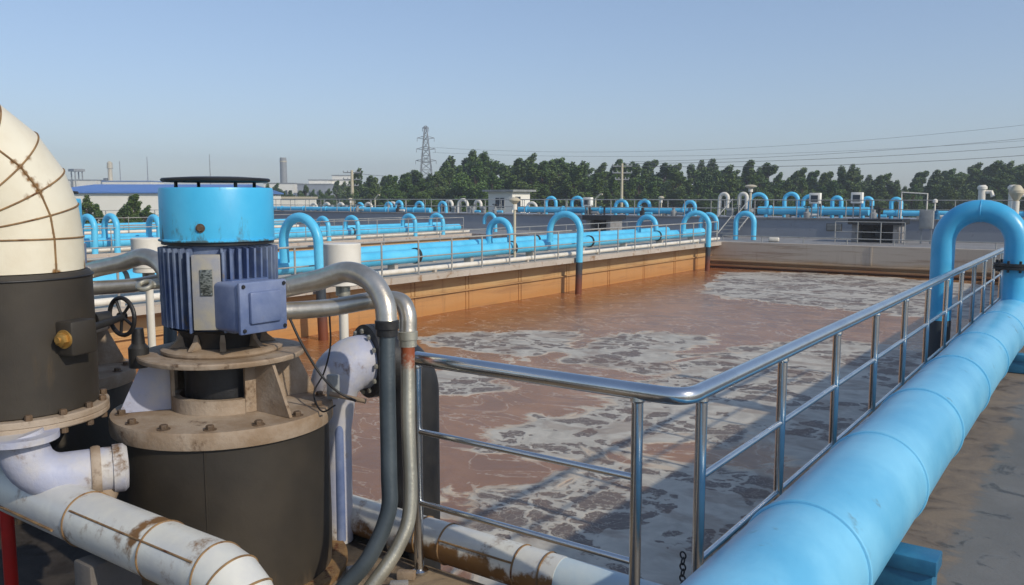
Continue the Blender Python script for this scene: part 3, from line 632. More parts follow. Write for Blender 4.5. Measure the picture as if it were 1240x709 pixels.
# stool: gusset walls
def gusset(deg, mb, r0=.235, w0=.30, w1=.46, z0=.82, z1=1.058, th=.016):
    d = Vector((math.cos(R(deg)), math.sin(R(deg)), 0)); n = Vector((-d.y, d.x, 0)) * th / 2; c = Vector((AX, AY, 0))
    q = [(r0, z0), (w1, z0), (w0 + .05, z1), (r0, z1)]
    vs_ = [c + d * r + Vector((0, 0, z)) + n * s for s in (-1, 1) for r, z in q]
    mb.add(vs_, [(0, 1, 2, 3), (7, 6, 5, 4), (0, 4, 5, 1), (1, 5, 6, 2), (2, 6, 7, 3), (3, 7, 4, 0)])
for a in (-122, 2, 72, 125, 180):
    m = MB(); gusset(a, m); part(m, 'gusset', 'cast' if a == -122 else 'plate', vp, smooth=None)
for a0, hw in ((-119, 7), (-6, 7), (62, 14), (100, 20), (150, 20), (195, 20)):   # curved stool wall pieces between openings
    m = MB(); ang = [R(a0 - hw + k * hw * 2 / 9) for k in range(10)]; vs_ = []
    for rr2 in (.222, .238):
        for z in (.822, 1.057):
            vs_ += [(AX + rr2 * math.cos(a), AY + rr2 * math.sin(a), z) for a in ang]
    n = 10; fs = []
    for k in range(n - 1): fs += [(k, k + 1, n + k + 1, n + k), (2 * n + k + 1, 2 * n + k, 3 * n + k, 3 * n + k + 1), (n + k, n + k + 1, 3 * n + k + 1, 3 * n + k)]
    fs += [(0, n, 3 * n, 2 * n), (n - 1, 2 * n + n - 1, 3 * n + n - 1, 2 * n - 1)]
    part(m.add(vs_, fs), 'stool_post', 'plate', vp)
part(MB().lathe([(.375, 1.060), (.378, 1.066), (.378, 1.078), (.374, 1.084), (.2, 1.086)], (AX, AY, 0), seg=96), 'mounting_plate', 'plate', vp)
part(MB().lathe([(.27, 1.087), (.275, 1.095), (.275, 1.104), (.262, 1.112), (.2, 1.114)], (AX, AY, 0), seg=72), 'motor_flange', 'plate', vp)
# motor bell and bracket feet
part(MB().lathe([(.17, 1.114), (.175, 1.15), (.20, 1.19), (.235, 1.205)], (AX, AY, 0), seg=48), 'end_bell', 'black', vp)
for a in (-70, -35, 10, 60, 120, 200, 250):
    d = Vector((math.cos(R(a)), math.sin(R(a)), 0)); n = Vector((-d.y, d.x, 0)) * .013; c = Vector((AX, AY, 0)); m = MB()
    q = [(.17, 1.115), (.245, 1.115), (.205, 1.15), (.19, 1.20)]
    m.add([c + d * r + Vector((0, 0, z)) + n * s * (1 if r > .2 else .5) for s in (-1, 1) for r, z in q], [(0, 1, 2, 3), (7, 6, 5, 4), (0, 4, 5, 1), (1, 5, 6, 2), (2, 6, 7, 3), (3, 7, 4, 0)])
    part(m, 'bracket', 'plate', vp, smooth=None)
# motor body: drum plus fins
body = part(MB().lathe([(.218, 1.205), (.224, 1.21), (.224, 1.585), (.220, 1.59)], (AX, AY, 0), seg=72), 'motor_body', 'motor', vp)
m = MB()
for k in range(44):
    a = -180 + k * 360 / 44
    if -62 < a < -33: continue
    z0_ = 1.215
    if -32 < a < 12: z0_ = 1.40
    d = Vector((math.cos(R(a)), math.sin(R(a)), 0)); n = Vector((-d.y, d.x, 0)) * .0052; c = Vector((AX, AY, 0))
    q = [(.228, z0_), (.262, z0_ + .005), (.266, 1.575), (.228, 1.58)]
    m.add([c + d * r + Vector((0, 0, z)) + n * s for s in (-1, 1) for r, z in q], [(0, 1, 2, 3), (7, 6, 5, 4), (0, 4, 5, 1), (1, 5, 6, 2), (2, 6, 7, 3), (3, 7, 4, 0)])
part(m, 'cooling_fins', 'motor', body, smooth=None)
# flat nameplate pad facing about -47 deg
pa = -47.5; d = Vector((math.cos(R(pa)), math.sin(R(pa)), 0)); ROT = R(pa + 90)
part(MB().rbox(Vector((AX, AY, 1.385)) + d * .245, (.155, .05, .33), ROT, .006), 'nameplate_pad', 'galvpad', body) if False else None
g0 = grimy('pad_paint', L(140, 142, 150), L(168, 160, 140), .5, 0, 6, L(130, 110, 70), .14, 9, .12, 60); M['pad'] = g0
pad = part(MB().rbox(Vector((AX, AY, 1.385)) + d * .243, (.125, .052, .335), ROT, .006), 'nameplate_pad', 'pad', body)
for s in (-1, 1): part(MB().rbox(Vector((AX, AY, 1.385)) + d * .247 + Vector((-d.y, d.x, 0)) * s * .074, (.010, .058, .36), ROT, .003), 'pad_rib', 'motor', body)
nm = NG('worn_nameplate'); n = nm.noise(nm.coord(scale=(1, 1, 3)), 60, 4, .7); nm.setp(Base_Color=nm.mix(nm.ramp(n, .42, .58), L(60, 64, 60), L(132, 136, 130)), Roughness=.4, Metallic=.4); M['nplate'] = nm.m
np_ = part(MB().rbox(Vector((AX, AY, 1.43)) + d * .272, (.052, .008, .115), ROT, .002), 'nameplate', 'nplate', pad)
for sx_, sz_ in ((-1, -1), (1, -1), (-1, 1), (1, 1)): part(MB().hexbolt(Vector((AX, AY, 1.43 + sz_ * .051)) + d * .276 + Vector((-d.y, d.x, 0)) * sx_ * .02, d, .004, .003), 'screw', 'steel', np_)
# fan cowl
cw = part(MB().lathe([(.256, 1.603), (.262, 1.606), (.262, 1.612), (.253, 1.616), (.253, 1.835), (.249, 1.846), (.15, 1.848)], (AX, AY, 0), seg=96), 'fan_cowl', 'cowl', vp,
     stain=lambda p: .6 * max(0, 1 - (p.z - 1.603) / .03))
part(MB().lathe([(.250, 1.59), (.250, 1.6035)], (AX, AY, 0), seg=64), 'cowl_ring', 'black', vp)
db = -52; dv_ = Vector((math.cos(R(db)), math.sin(R(db)), 0))
part(MB().hexbolt(Vector((AX, AY, 1.668)) + dv_ * .250, dv_, .016, .014).lathe([(.02, 0), (.02, .005)], Vector((AX, AY, 1.668)) + dv_ * .252, dv_, 20), 'bolt', 'bolt', cw)
cp = part(MB().lathe([(.05, 1.874), (.232, 1.872), (.240, 1.876), (.242, 1.884), (.236, 1.890), (.12, 1.897), (.03, 1.899)], (AX, AY, 0), seg=72), 'rain_cap', 'black', vp)
for k in range(4): part(MB().tube([P3(.19, k * 90 - 10, 1.845), P3(.19, k * 90 - 10, 1.875)], .008, 10), 'cap_standoff', 'black', cp)
# lifting eye left
e = Vector((AX, AY, 1.405)); dl = Vector((-.48, -.88, 0)).normalized()
part(MB().tube([e + dl * .225, e + dl * .295], .018, 12).torus(e + dl * .325, (.3, -.5, 1), .03, .012, 24, 10), 'lifting_eye', 'galv', vp)
# terminal box
bx = part(MB().rbox((AX + .275, AY - .055, 1.325), (.19, .245, .22), 0, .022, seg=3), 'terminal_box', 'box', vp)
part(MB().rbox((AX + .378, AY - .055, 1.325), (.022, .252, .228), 0, .008), 'box_lid', 'box', bx)
part(MB().rbox((AX + .396, AY - .055, 1.325), (.022, .165, .14), 0, .009), 'lid_emboss', 'box', bx)
for s1 in (-1, 1):
    for s2 in (-1, 1): part(MB().hexbolt((AX + .389, AY - .055 + s1 * .108, 1.325 + s2 * .096), (1, 0, 0), .009, .008), 'screw', 'black', bx)
part(MB().rbox((AX + .22, AY - .03, 1.32), (.1, .2, .24), 0, .01), 'box_neck', 'motor', bx)

def hose_path(z): return z
G5 = 'flexible conduits of the motors'
def conduit(hp, rp, rh, rp_r, pm, lb):
    t = empty('conduit', rp[-1], lb, 'conduit', G5)
    sp = dens(spline(hp, 12), .004); 
    rad = [rh * (1 + .022 * math.sin(i * PI / 1.0 + .5)) for i in range(len(sp))]
    part(MB().tube(sp, rad, 20), 'flexible_hose', 'hose', t)
    q = sp[-1]; dd = (sp[-1] - sp[-3]).normalized()
    part(MB().lathe([(rh * .8, -.02), (rh * 1.0, -.018), (rh * 1.0, .012), (rh * 1.12, .015), (rh * 1.12, .05), (rh * .9, .055)], q - Vector((0, 0, .04)), (0, 0, 1), 24), 'coupling', 'black' if pm == 'conduit' else 'galv', t)
    q0 = sp[0]; d0 = (sp[1] - sp[0]).normalized()
    part(MB().lathe([(rh * 1.1, -.02), (rh * 1.15, 0), (rh * 1.15, .03), (rh * .95, .035)], q0, d0, 24), 'gland', 'galv', t)
    zt = q.z
    o = part(MB().tube(dens(spline(rp, 10), .05), rp_r, 28), 'riser_pipe', pm, t, stain=(lambda p: max(0, min(1, (p.z - zt + .30) / .22))) if pm == 'galv' else None)
    return t
h1 = [(-3.12, 2.43, 1.36), (-3.08, 2.51, 1.39), (-2.95, 2.60, 1.425), (-2.82, 2.66, 1.465), (-2.69, 2.68, 1.43), (-2.61, 2.68, 1.34), (-2.585, 2.67, 1.25)]
r1 = [(-2.585, 2.67, 1.23), (-2.56, 2.64, .95), (-2.52, 2.60, .6), (-2.50, 2.57, .43), (-2.53, 2.48, .25), (-2.60, 2.38, .12), (-2.66, 2.30, .02)]
h2 = [(-3.10, 2.43, 1.285), (-3.04, 2.52, 1.285), (-2.92, 2.66, 1.295), (-2.78, 2.78, 1.325), (-2.665, 2.835, 1.325), (-2.615, 2.835, 1.27), (-2.60, 2.82, 1.18)]
r2_ = [(-2.60, 2.82, 1.16), (-2.55, 2.76, .80), (-2.49, 2.70, .42), (-2.49, 2.62, .26), (-2.53, 2.50, .12), (-2.58, 2.42, .02)]
c1 = conduit(h1, r1, .048, .036, 'conduit', 'flexible metal conduit with dark teal riser pipe, left of the pair before the railing')
c2 = conduit(h2, r2_, .041, .032, 'galv', 'flexible metal conduit with rust topped riser pipe, right of the pair before the railing')
# black cable loops
t = single(MB().tube(spline([(-3.03, 2.50, 1.25), (-2.98, 2.52, 1.14), (-2.92, 2.57, 1.0), (-2.84, 2.6, .92), (-2.78, 2.66, .87)], 8), .006, 8), 'cable', 'rubber', 'thin black cable hanging from the terminal box to the pump flange', 'cable')
t = single(MB().tube(spline([(-2.90, 2.62, 1.26), (-2.92, 2.64, 1.12), (-2.99, 2.66, .98), (-3.02, 2.62, .88), (-2.90, 2.56, .825), (-2.83, 2.58, .86)], 8), .004, 8), 'cable', 'rubber', 'thinner cable curling down beside the pump flange', 'cable')
t = empty('junction_plate', (-3.05, 2.72, .82), 'small blue grey bracket plate at the back of the pump flange', 'bracket'); part(MB().rbox((-3.04, 2.76, .885), (.06, .03, .12), .5, .006), 'plate', 'grey', t); part(MB().tube([(-3.02, 2.72, .86), (-2.86, 2.80, .83)], .012, 10), 'rod', 'plate', t)

# second pump further left, a copy
SH = Vector((-1.77, .0, -.05))
vp2 = clone(vp, vp.location + SH, 'second vertical pump motor mostly hidden behind the cream elbow pipe', 'vertical pump motors')
SH2 = Vector((-1.69, .02, 0))
clone(c1, c1.location + SH2, 'flexible conduit arching between the cream elbow pipe and the blue cowled motor, upper', G5)
clone(c2, c2.location + SH2, 'flexible conduit curving down behind the motor fins, lower of the left pair', G5)

# ------------------------------------------------------------------ cream elbow pipe group on the left
EX, EY = -3.75, 1.63
ep = empty('insulated_pipe', (EX, EY, .85), 'huge cream mitred elbow pipe with rusty seams above a dark brown wrapped section, far left', 'pipe')
RB, ER, ZB = .365, .283, 1.635
cen = Vector((EX, EY - RB, ZB))
def bendpt(t, rad): return cen + Vector((0, 1, 0)) * math.cos(t) * rad + Vector((0, 0, 1)) * math.sin(t) * rad
angs = [R(a) for a in (0, 13, 27, 43, 60, 76, 90)]
rings = [('s', 1.50)] + [('a', a) for a in angs] + [('e', .9)]
mb = MB(); SEG = 96; vs_ = []
def ringpts(k):
    out = []
    for i in range(SEG):
        a = 2 * PI * i / SEG; c_, s_ = math.cos(a), math.sin(a)
        if k[0] == 's': out.append(Vector((EX + ER * s_, EY + ER * c_, k[1])))
        elif k[0] == 'e': out.append(Vector((EX + ER * s_, cen.y - k[1], ZB + RB + ER * c_)))
        else: q = bendpt(k[1], RB + ER * c_); q.x = EX + ER * s_; out.append(q)
    return out
RG = [ringpts(k) for k in rings]
dense = []
for A, B in zip(RG, RG[1:]):
    for s in range(8): dense.append([a + (b_ - a) * s / 8 for a, b_ in zip(A, B)])
dense.append(RG[-1])
for r_ in dense: vs_ += r_
n = len(dense); fs = [(i * SEG + k, i * SEG + (k + 1) % SEG, (i + 1) * SEG + (k + 1) % SEG, (i + 1) * SEG + k) for i in range(n - 1) for k in range(SEG)]
fs.append(tuple((n - 1) * SEG + k for k in range(SEG)))
mb.add(vs_, fs)
lap = 78        # lap seam index around
def elst(p):
    d_ = 9
    for r_ in RG[1:-1]:
        q = r_[min(range(0, SEG, 6), key=lambda i: (r_[i] - p).length_squared)]
        d_ = min(d_, abs((p - q).length) if (p - q).length < .09 else 9)
    dl_ = min((p - r_[21]).length for r_ in dense[::2]); dl2 = min((p - r_[21]).length for r_ in RG)
    return max(0, 1 - d_ / .035) * .55 + max(0, 1 - dl_ / .03) * .62 + max(0, 1 - dl2 / .045) * .35 + max(0, 1 - abs(p.z - 1.5) / .06) * .4
part(mb, 'elbow_jacket', 'white', ep, smooth=8, stain=elst)
for r_ in RG[1:-1]:
    cc_ = sum(r_, Vector()) / SEG; path = [cc_ + (q - cc_) * 1.004 for q in r_]; path.append(path[0])
    part(MB().tube(path, .0038, 8, False), 'seam_band', 'seam', ep)
for lap in (21,):
    path = [r_[lap] + (r_[lap] - sum(r_, Vector()) / SEG) * .004 for r_ in dense[:44]]
    part(MB().tube(path, .0042, 8), 'lap_seam', 'seam', ep)
def at_(deg, r_, z): return Vector((EX + r_ * math.cos(R(deg)), EY + r_ * math.sin(R(deg)), z))
wr = part(MB().lathe([(.300, .925), (.310, .93), (.312, 1.2), (.309, 1.48), (.298, 1.495), (.27, 1.498)], (EX, EY, 0), seg=96), 'wrapped_section', 'dark', ep)
part(MB().tube(arc((EX, EY, 1.475), (1, 0, 0), (0, 1, 0), .312, 0, 2 * PI, 64), .004, 8, False), 'strap', 'black', wr)
fl = part(MB().lathe([(.28, .872), (.345, .873), (.349, .878), (.349, .892), (.345, .896), (.349, .900), (.349, .919), (.343, .924), (.28, .925)], (EX, EY, 0), seg=96), 'pipe_flange', 'plate', ep)
for k in range(16):
    a = k * 22.5 + 4; part(MB().hexbolt(at_(a, .330, .924), (0, 0, 1), .015, .022), 'bolt', 'bolt', fl); part(MB().hexbolt(at_(a, .330, .85), (0, 0, 1), .015, .022), 'nut', 'bolt', fl)
part(MB().lathe([(.12, .70), (.18, .80), (.27, .873)], (EX, EY, 0), seg=48), 'reducer', 'black', ep)
# bracket with brass plug
bd = Vector((.96, .28, 0)).normalized(); bq = Vector((EX, EY, 1.235)) + bd * .335; brot = math.atan2(bd.y, bd.x)
bv = Vector((.28, -.96, 0)); bz = bv * .066 + bd * .012
vb = part(MB().rbox(bq, (.10, .13, .14), brot, .01), 'side_valve', 'dark', ep)
part(MB().lathe([(.028, .0), (.028, .024), (.020, .028)], bq + bz, bv, 6).lathe([(.038, -.004), (.038, .005)], bq + bz, bv, 24).lathe([(.013, .02), (.013, .036)], bq + bz, bv, 12), 'brass_plug', 'brass', vb)
# handwheel valve behind
wc = Vector((-3.63, 2.04, 1.265))
hv = empty('handwheel_valve', (-3.62, 1.98, 1.25), 'small dark handwheel valve between cream pipe and blue motor', 'valve')
wd = Vector((-.12, .99, .0)).normalized()
part(MB().lathe([(.045, -.12), (.045, -.03), (.03, -.01), (.025, .06)], wc + Vector((.02, .06, -.12)), (0, 0, 1), 20), 'valve_body', 'black', hv)
part(MB().tube([wc + Vector((.14, -.26, -.02)), wc + Vector((.06, -.10, -.01)), wc + wd * .01], .016, 12).lathe([(.035, -.02), (.035, .05)], wc - wd * .12, wd, 16), 'spindle', 'black', hv)
m = MB().torus(wc, wd, .085, .010, 40, 10)
for k in range(5):
    a = k * 2 * PI / 5; u = wd.orthogonal().normalized(); v_ = wd.cross(u); m.tube([wc, wc + (u * math.cos(a) + v_ * math.sin(a)) * .083], .007, 8)
part(m.lathe([(.02, -.015), (.02, .015)], wc, wd, 16), 'handwheel', 'black', hv)

# small cast elbow below the flange
cb = Vector((-3.56, 1.50, 0))
se = empty('cast_elbow', (-3.2, 1.5, .6), 'pale lavender cast elbow below the rusty flange of the cream pipe', 'pipe elbow')
d1 = Vector((.45, .89, 0)).normalized()
A0 = Vector((-3.44, 1.49, .875)); A1 = Vector((-3.43, 1.50, .82))
path = [A0, A1] + arc(A1 + d1 * .13, -d1, (0, 0, -1), .13, 0, PI / 2, 10)[1:]
e1 = path[-1]; path += [e1 + d1 * .06, e1 + d1 * .12, e1 + d1 * .2]
part(MB().tube(path, [.085] * 2 + [.092] * (len(path) - 3) + [.090], 40), 'elbow_body', 'cast', se)
part(MB().lathe([(.098, 0), (.102, .01), (.102, .028), (.098, .036)], e1 + d1 * .10, d1, 40), 'band', 'plate', se)
part(MB().lathe([(.099, 0), (.099, .04), (.085, .055), (.03, .06)], e1 + d1 * .18, d1, 40), 'end_cap', 'cast', se)
part(MB().lathe([(.14, .0), (.14, .025)], A0 - Vector((0, 0, .02)), seg=32), 'elbow_flange', 'cast', se)
part(MB().tube([e1 + d1 * .17 + Vector((0, 0, -.05)), e1 + d1 * .17 + Vector((.02, -.08, -.16))], .048, 24), 'branch_neck', 'plate', se)
part(MB().lathe([(.022, 0), (.026, .06), (.018, .065)], A1 + Vector((-.12, -.10, -.05)), (0, 0, 1), 16), 'lug', 'cast', se)

# white clad pipe running across the bottom left
DY, DZ, DR = 1.58, .575, .103
dpn = empty('clad_pipe', (-3.0, DY, DZ), 'white metal clad pipe slanting across the bottom left corner', 'pipe')
path = [(-9, DY, DZ), (-2.31, DY, DZ)]
part(MB().tube(dens(path, .05), DR, 48), 'pipe_run', 'whitepipe', dpn, stain=lambda p: max(0, 1 - abs(p.x + 3.14) / .09) * .5 + max(0, 1 - abs(p.x + 2.66) / .04) * .5)
# mitred end elbow bending down
cx_, cz_ = -2.31, DZ - .17
rg = []
for k in range(5):
    t_ = PI / 2 * (1 - k / 4)
    rg.append([Vector((cx_ + math.cos(t_) * (.17 + DR * math.cos(a)), DY + DR * math.sin(a), cz_ + math.sin(t_) * (.17 + DR * math.cos(a)))) for a in [2 * PI * i / 48 for i in range(48)]])
rg.append([Vector((q.x, q.y, .02)) for q in rg[-1]])
m = MB()
for A, B in zip(rg, rg[1:]): m.add([p for p in A] + [p for p in B], [(k, (k + 1) % 48, 48 + (k + 1) % 48, 48 + k) for k in range(48)])
part(m, 'elbow_jacket', 'whitepipe', dpn, smooth=9)
for r_ in rg[:-1]: part(MB().tube(r_ + [r_[0]], .004, 8, False), 'seam_band', 'seam', dpn)
for x in (-3.12, -2.62, -3.9): part(MB().torus((x, DY, DZ), (1, 0, 0), DR + .001, .004, 48, 8), 'seam_band', 'seam', dpn)
sa = R(-5)
part(MB().tube([(-3.1, DY - DR * math.cos(R(38)), DZ + DR * math.sin(R(38))), (-2.33, DY - DR * math.cos(R(38)), DZ + DR * math.sin(R(38)))], .004, 8), 'lap_seam', 'seam', dpn)
m = MB().tube([(-9, DY - DR, DZ - .03), (-3.2, DY - DR, DZ - .03)], .005, 8)
part(m, 'lap_seam', 'seam', dpn)
for x in (-5.4, -3.0):
    s = single(MB().rbox((x, DY, .235), (.12, .2, .46), 0, .01), 'pipe_stand', 'darkc', {-5.4: 'concrete stand under the clad pipe outside the left edge', -3.9: 'concrete stand under the clad pipe below the cream elbow', -3.0: 'concrete stand under the bent end of the clad pipe'}[x], 'stand', 'stands of the clad pipe')
# clutter below
single(MB().tube(spline([(-3.915, 1.62, .0), (-3.915, 1.62, .2), (-3.915, 1.62, .4), (-3.915, 1.62, .475)], 6), .028, 16), 'red_pipe', 'red', 'thin red upright pipe at the bottom left edge', 'pipe')
single(MB().tube(spline([(-3.9, 1.05, .30), (-3.5, 1.12, .26), (-3.15, 1.15, .16), (-2.9, 1.3, .05), (-2.7, 1.6, .03)], 8), .035, 16), 'black_hose', 'rubber', 'black hose drooping across the floor under the clad pipe', 'hose')
single(MB().rbox((-3.15, 1.42, .12), (.34, .12, .24), .4, .008), 'steel_channel', 'darkc', 'dusty dark steel block on the floor below the clad pipe', 'block')
single(MB().rbox((-3.4, 1.75, .045), (.5, .06, .09), .9, .006), 'timber_offcut', 'plate', 'pale timber offcut on the floor below the clad pipe', 'timber')
random.seed(9)
for i in range(9):
    x, y = random.uniform(-3.6, -2.3), random.uniform(1.2, 2.9)
    if math.hypot(x - AX, y - AY) < .62: x = -2.5 - .06 * i
    single(MB().rbox((x, y, .02), (random.uniform(.03, .09), random.uniform(.03, .06), .04), random.uniform(0, 3), .006), 'rubble_piece', random.choice(['plate', 'conc']), 'small broken concrete piece lying on the dirty deck by the pumps', 'rubble', 'rubble pieces on the deck', loc=(x, y, 0))

# ------------------------------------------------------------------ discharge elbow, black bend, lamps, rusty pipe
de = empty('discharge_pipe', (-3.22, 2.98, 0), 'pale lavender cast bend with a black bolted flange between barrel and conduits', 'pipe elbow')
a0 = Vector((-3.23, 2.94, 0)); fd = Vector((.33, .944, 0)).normalized()
path = [a0, a0 + Vector((0, 0, .60)), a0 + Vector((0, 0, .76))] + arc(a0 + Vector((0, 0, .79)) + fd * .15, -fd, (0, 0, 1), .15, .1, PI / 2, 8)
path += [path[-1] + fd * .03]
rad = [.080, .082, .108] + [.122, .128, .133] + [.138] * 3 + [.142] * 4; rad = rad[:len(path)]
part(MB().tube(path, rad, 40), 'bend_body', 'cast', de)
fq = path[-1]
part(MB().tube([a0 + Vector((.055, -.03, .02)), a0 + Vector((.055, -.03, .62)), a0 + Vector((.05, -.03, .66))], .028, 16), 'blue_rib', 'box', de)
f_ = part(MB().lathe([(.195, .0), (.195, .026)], fq, fd, 48).lathe([(.195, .03), (.195, .056)], fq, fd, 48), 'flange', 'black', de)
for k in range(12):
    a = k * PI / 6; u = Vector((0, 0, 1)); v_ = fd.cross(u); part(MB().hexbolt(fq + (u * math.cos(a) + v_ * math.sin(a)) * .162 - fd * .014, -fd, .014, .012), 'bolt', 'galv', f_)
bb = empty('black_bend', (-3.02, 3.2, 0), 'thick black pipe bending down into the water behind the left railing post', 'pipe')
q = fq + fd * .058
path = [q, q + fd * .02] + arc(q + fd * .02 - Vector((0, 0, .2)), (0, 0, 1), fd, .2, 0, PI / 2, 12)[1:]; path.append(Vector((path[-1].x, path[-1].y, -1.5)))
part(MB().tube(path, .145, 40), 'bend_body', 'black', bb)
G6 = 'white drum topped lamp posts'
dl_ = empty('drum_lamp', (-3.47, 3.24, 0), 'white drum lamp on a pale post right of the motor', 'lamp post', G6)
part(MB().tube([(-3.47, 3.24, 0), (-3.47, 3.24, 1.32)], .026, 20), 'post', 'lamp', dl_)
part(MB().lathe([(.085, 1.315), (.098, 1.32), (.098, 1.345), (.103, 1.35), (.103, 1.545), (.098, 1.55), (.02, 1.552)], (-3.47, 3.24, 0), seg=40), 'lamp_drum', 'lamp', dl_)
part(MB().lathe([(.04, 1.26), (.04, 1.315)], (-3.47, 3.24, 0), seg=20), 'collar', 'galv', dl_)
clone(dl_, (-5.33, 3.2, -.02), 'white drum lamp on a pale post left of the motor behind its lifting eye', G6)
rp = empty('rusty_pipe', (-2.6, 3.02, .1), 'low white pipe with rust stained underside along the pool edge below the railing', 'pipe')
RY, RZ = 3.06, .10
part(MB().tube(dens([(-3.9, RY, RZ), (-1.9, RY, RZ)], .03), .098, 40), 'pipe_run', 'whitepipe', rp, 'rust streaked left length', stain=lambda p: (.35 + .65 * max(0, noise.noise((p.x * 5, 0, 3)) + .4)) * max(0, min(1, (RZ + .05 - p.z) / .06)))
part(MB().tube([(-1.9, RY, RZ), (-1.42, RY, RZ)], .096, 40), 'pipe_run', 'palepaint', rp, 'pale bluish white right length')
for x in (-2.72, -2.56, -2.12, -1.98): part(MB().torus((x, RY, RZ), (1, 0, 0), .099, .005, 40, 8), 'seam_band', 'seam', rp)
part(MB().tube([(-2.56, RY - .09, RZ + .05), (-2.12, RY - .09, RZ + .05)], .005, 8), 'lap_seam', 'seam', rp)

# ------------------------------------------------------------------ background: trees
def tree_meshes(seed, h, wdt, n, style):
    rnd = random.Random(seed); m = MB(); limbs = MB(); lean = rnd.uniform(.02, .10) * h
    def axis(z): return Vector((lean * (z / h) ** 2, 0, z))
    limbs.tube([axis(0), axis(h * .35), axis(h * .7), axis(h * .97)], [h * .02, h * .014, h * .008, h * .002], 7)
    lob = []
    nl = rnd.randint(34, 46)
    for i in range(nl):
        f = (i + rnd.random()) / nl; z = h * (.08 + .86 * f); a = rnd.uniform(0, 2 * PI)
        env = wdt * (math.sin(PI * min(1, (.12 + .88 * (1 - f)) )) ** .6 if f > .5 else .95) * rnd.uniform(.55, 1.1)
        env = wdt * (1 - f ** 2.2) ** .7 * rnd.uniform(.6, 1.12)
        d_ = env * rnd.uniform(.35, .95); c = axis(z) + Vector((math.cos(a) * d_, math.sin(a) * d_, d_ * .25))
        up = Vector((math.cos(a) * .5 + .3, math.sin(a) * .5, 1.1)).normalized()
        lob.append((c, max(.28, env * rnd.uniform(.22, .40)), up)); limbs.tube([axis(z * .82), c], [h * .006, h * .002], 4)
    for _ in range(3): lob.append((axis(h * rnd.uniform(.9, 1.0)) + Vector((rnd.uniform(-.3, .4), 0, 0)), .3, Vector((.25, 0, 1)).normalized()))
    tot = sum(l[1] ** 1.6 for l in lob)
    for c, r_, up in lob:
        for _ in range(int(n * r_ ** 1.6 / tot)):
            d_ = Vector((rnd.gauss(0, 1), rnd.gauss(0, 1), rnd.gauss(0, 1))).normalized() * r_ * rnd.random() ** .45
            d_ += up * d_.dot(up) * .9; p = c + d_; s = rnd.uniform(.04, .105)
            u = Vector((rnd.gauss(0, 1), rnd.gauss(0, 1), rnd.gauss(0, 1))).normalized(); v_ = u.orthogonal().normalized()
            if rnd.random() < .5: v_ = u.cross(v_)
            m.add([p + u * s * 1.4, p + v_ * s * .8, p - u * s * 1.4, p - v_ * s * .8], [(0, 1, 2, 3)])
    return m, limbs
protos = []
for i in range(9):
    h = 1.0; protos.append([tree_meshes(i * 7 + 1, 8.5, [1.9, 2.4, 1.5, 2.2, 1.8, 2.6, 2.0, 1.6, 2.3][i], 19000, i % 2)])
def rawmesh(mb, name, mat, sm):
    me = bpy.data.meshes.new(name); me.from_pydata([tuple(p) for p in mb.v], [], mb.f); me.update(); me.materials.append(M[mat]); return me
PM = [(rawmesh(p[0][0], 'crown', 'leafdark' if i % 3 == 0 else 'leaf', 0), rawmesh(p[0][1], 'trunk', 'bark', 1)) for i, p in enumerate(protos)]
def tree(x, y, h, i, lb, group, z=-2.6, name='tree'):
    r = empty(name, (x, y, z), lb, 'tree', group); s = h / 8.5; wx = random.uniform(1.2, 1.8) if name == 'tree' else 1.5; r.scale = (s * wx, s * wx, s); r.rotation_euler.z = random.uniform(-.5, .5) + (PI if False else 0)
    for me, nme in zip(PM[i % 9], ('crown', 'trunk')):
        o = bpy.data.objects.new(nme, me); col.objects.link(o); o.parent = r
    return r
random.seed(21)
# heights follow the skyline read from the photograph, as angular height above the horizon per bearing
sky_pts = [(330, 224), (380, 222), (430, 214), (470, 213), (510, 211), (530, 202), (560, 196), (580, 190), (605, 200), (640, 193), (680, 194), (705, 203), (745, 201), (790, 205), (830, 204), (880, 202), (915, 205), (950, 213), (1000, 211), (1040, 207), (1075, 222), (1110, 216), (1150, 208), (1190, 203), (1240, 202), (1300, 202), (1400, 206)]
def skyline(u): return float(np.interp(u, [p[0] for p in sky_pts], [p[1] for p in sky_pts]))
def bearing_point(u, Z):
    cxx = (u - 620) / 1015 * Z; y_, x_ = R(YAW), 0
    return (math.cos(R(YAW)) * cxx - math.sin(R(YAW)) * Z, math.sin(R(YAW)) * cxx + math.cos(R(YAW)) * Z)
k = 0
for row, (Z, du, off) in enumerate(((98, 13, 4), (108, 15, 0), (120, 17, -2))):
    u = 432 if row else 450
    while u < 1300:
        x, y = bearing_point(u + random.uniform(-4, 4), Z + random.uniform(-3, 3))
        top = (240 - skyline(u) - (12 if row == 0 else 2 if row == 1 else -1) + random.uniform(-8, 6)) / 1015 * Z + 1.8
        side = 'left of the lattice pylon' if u < 505 else 'between the lattice pylon and the utility pole' if u < 752 else 'right of the utility pole' if u < 1080 else 'above the thick blue arch at right'
        tree(x, y, top + 2.6, random.randrange(9), 'dense green tree in the belt ' + side, 'belt trees ' + side); k += 1
        u += du * random.uniform(.55, 1.5)
u = 325
while u < 440:
    x, y = bearing_point(u, 150 + random.uniform(-12, 12)); top = (240 - skyline(u) - random.uniform(0, 12)) / 1015 * 150 + 1.8
    tree(x, y, top + 2.6, random.randrange(9), 'distant hazy tree before the far factory buildings', 'distant trees before the factory'); u += random.uniform(7, 11)
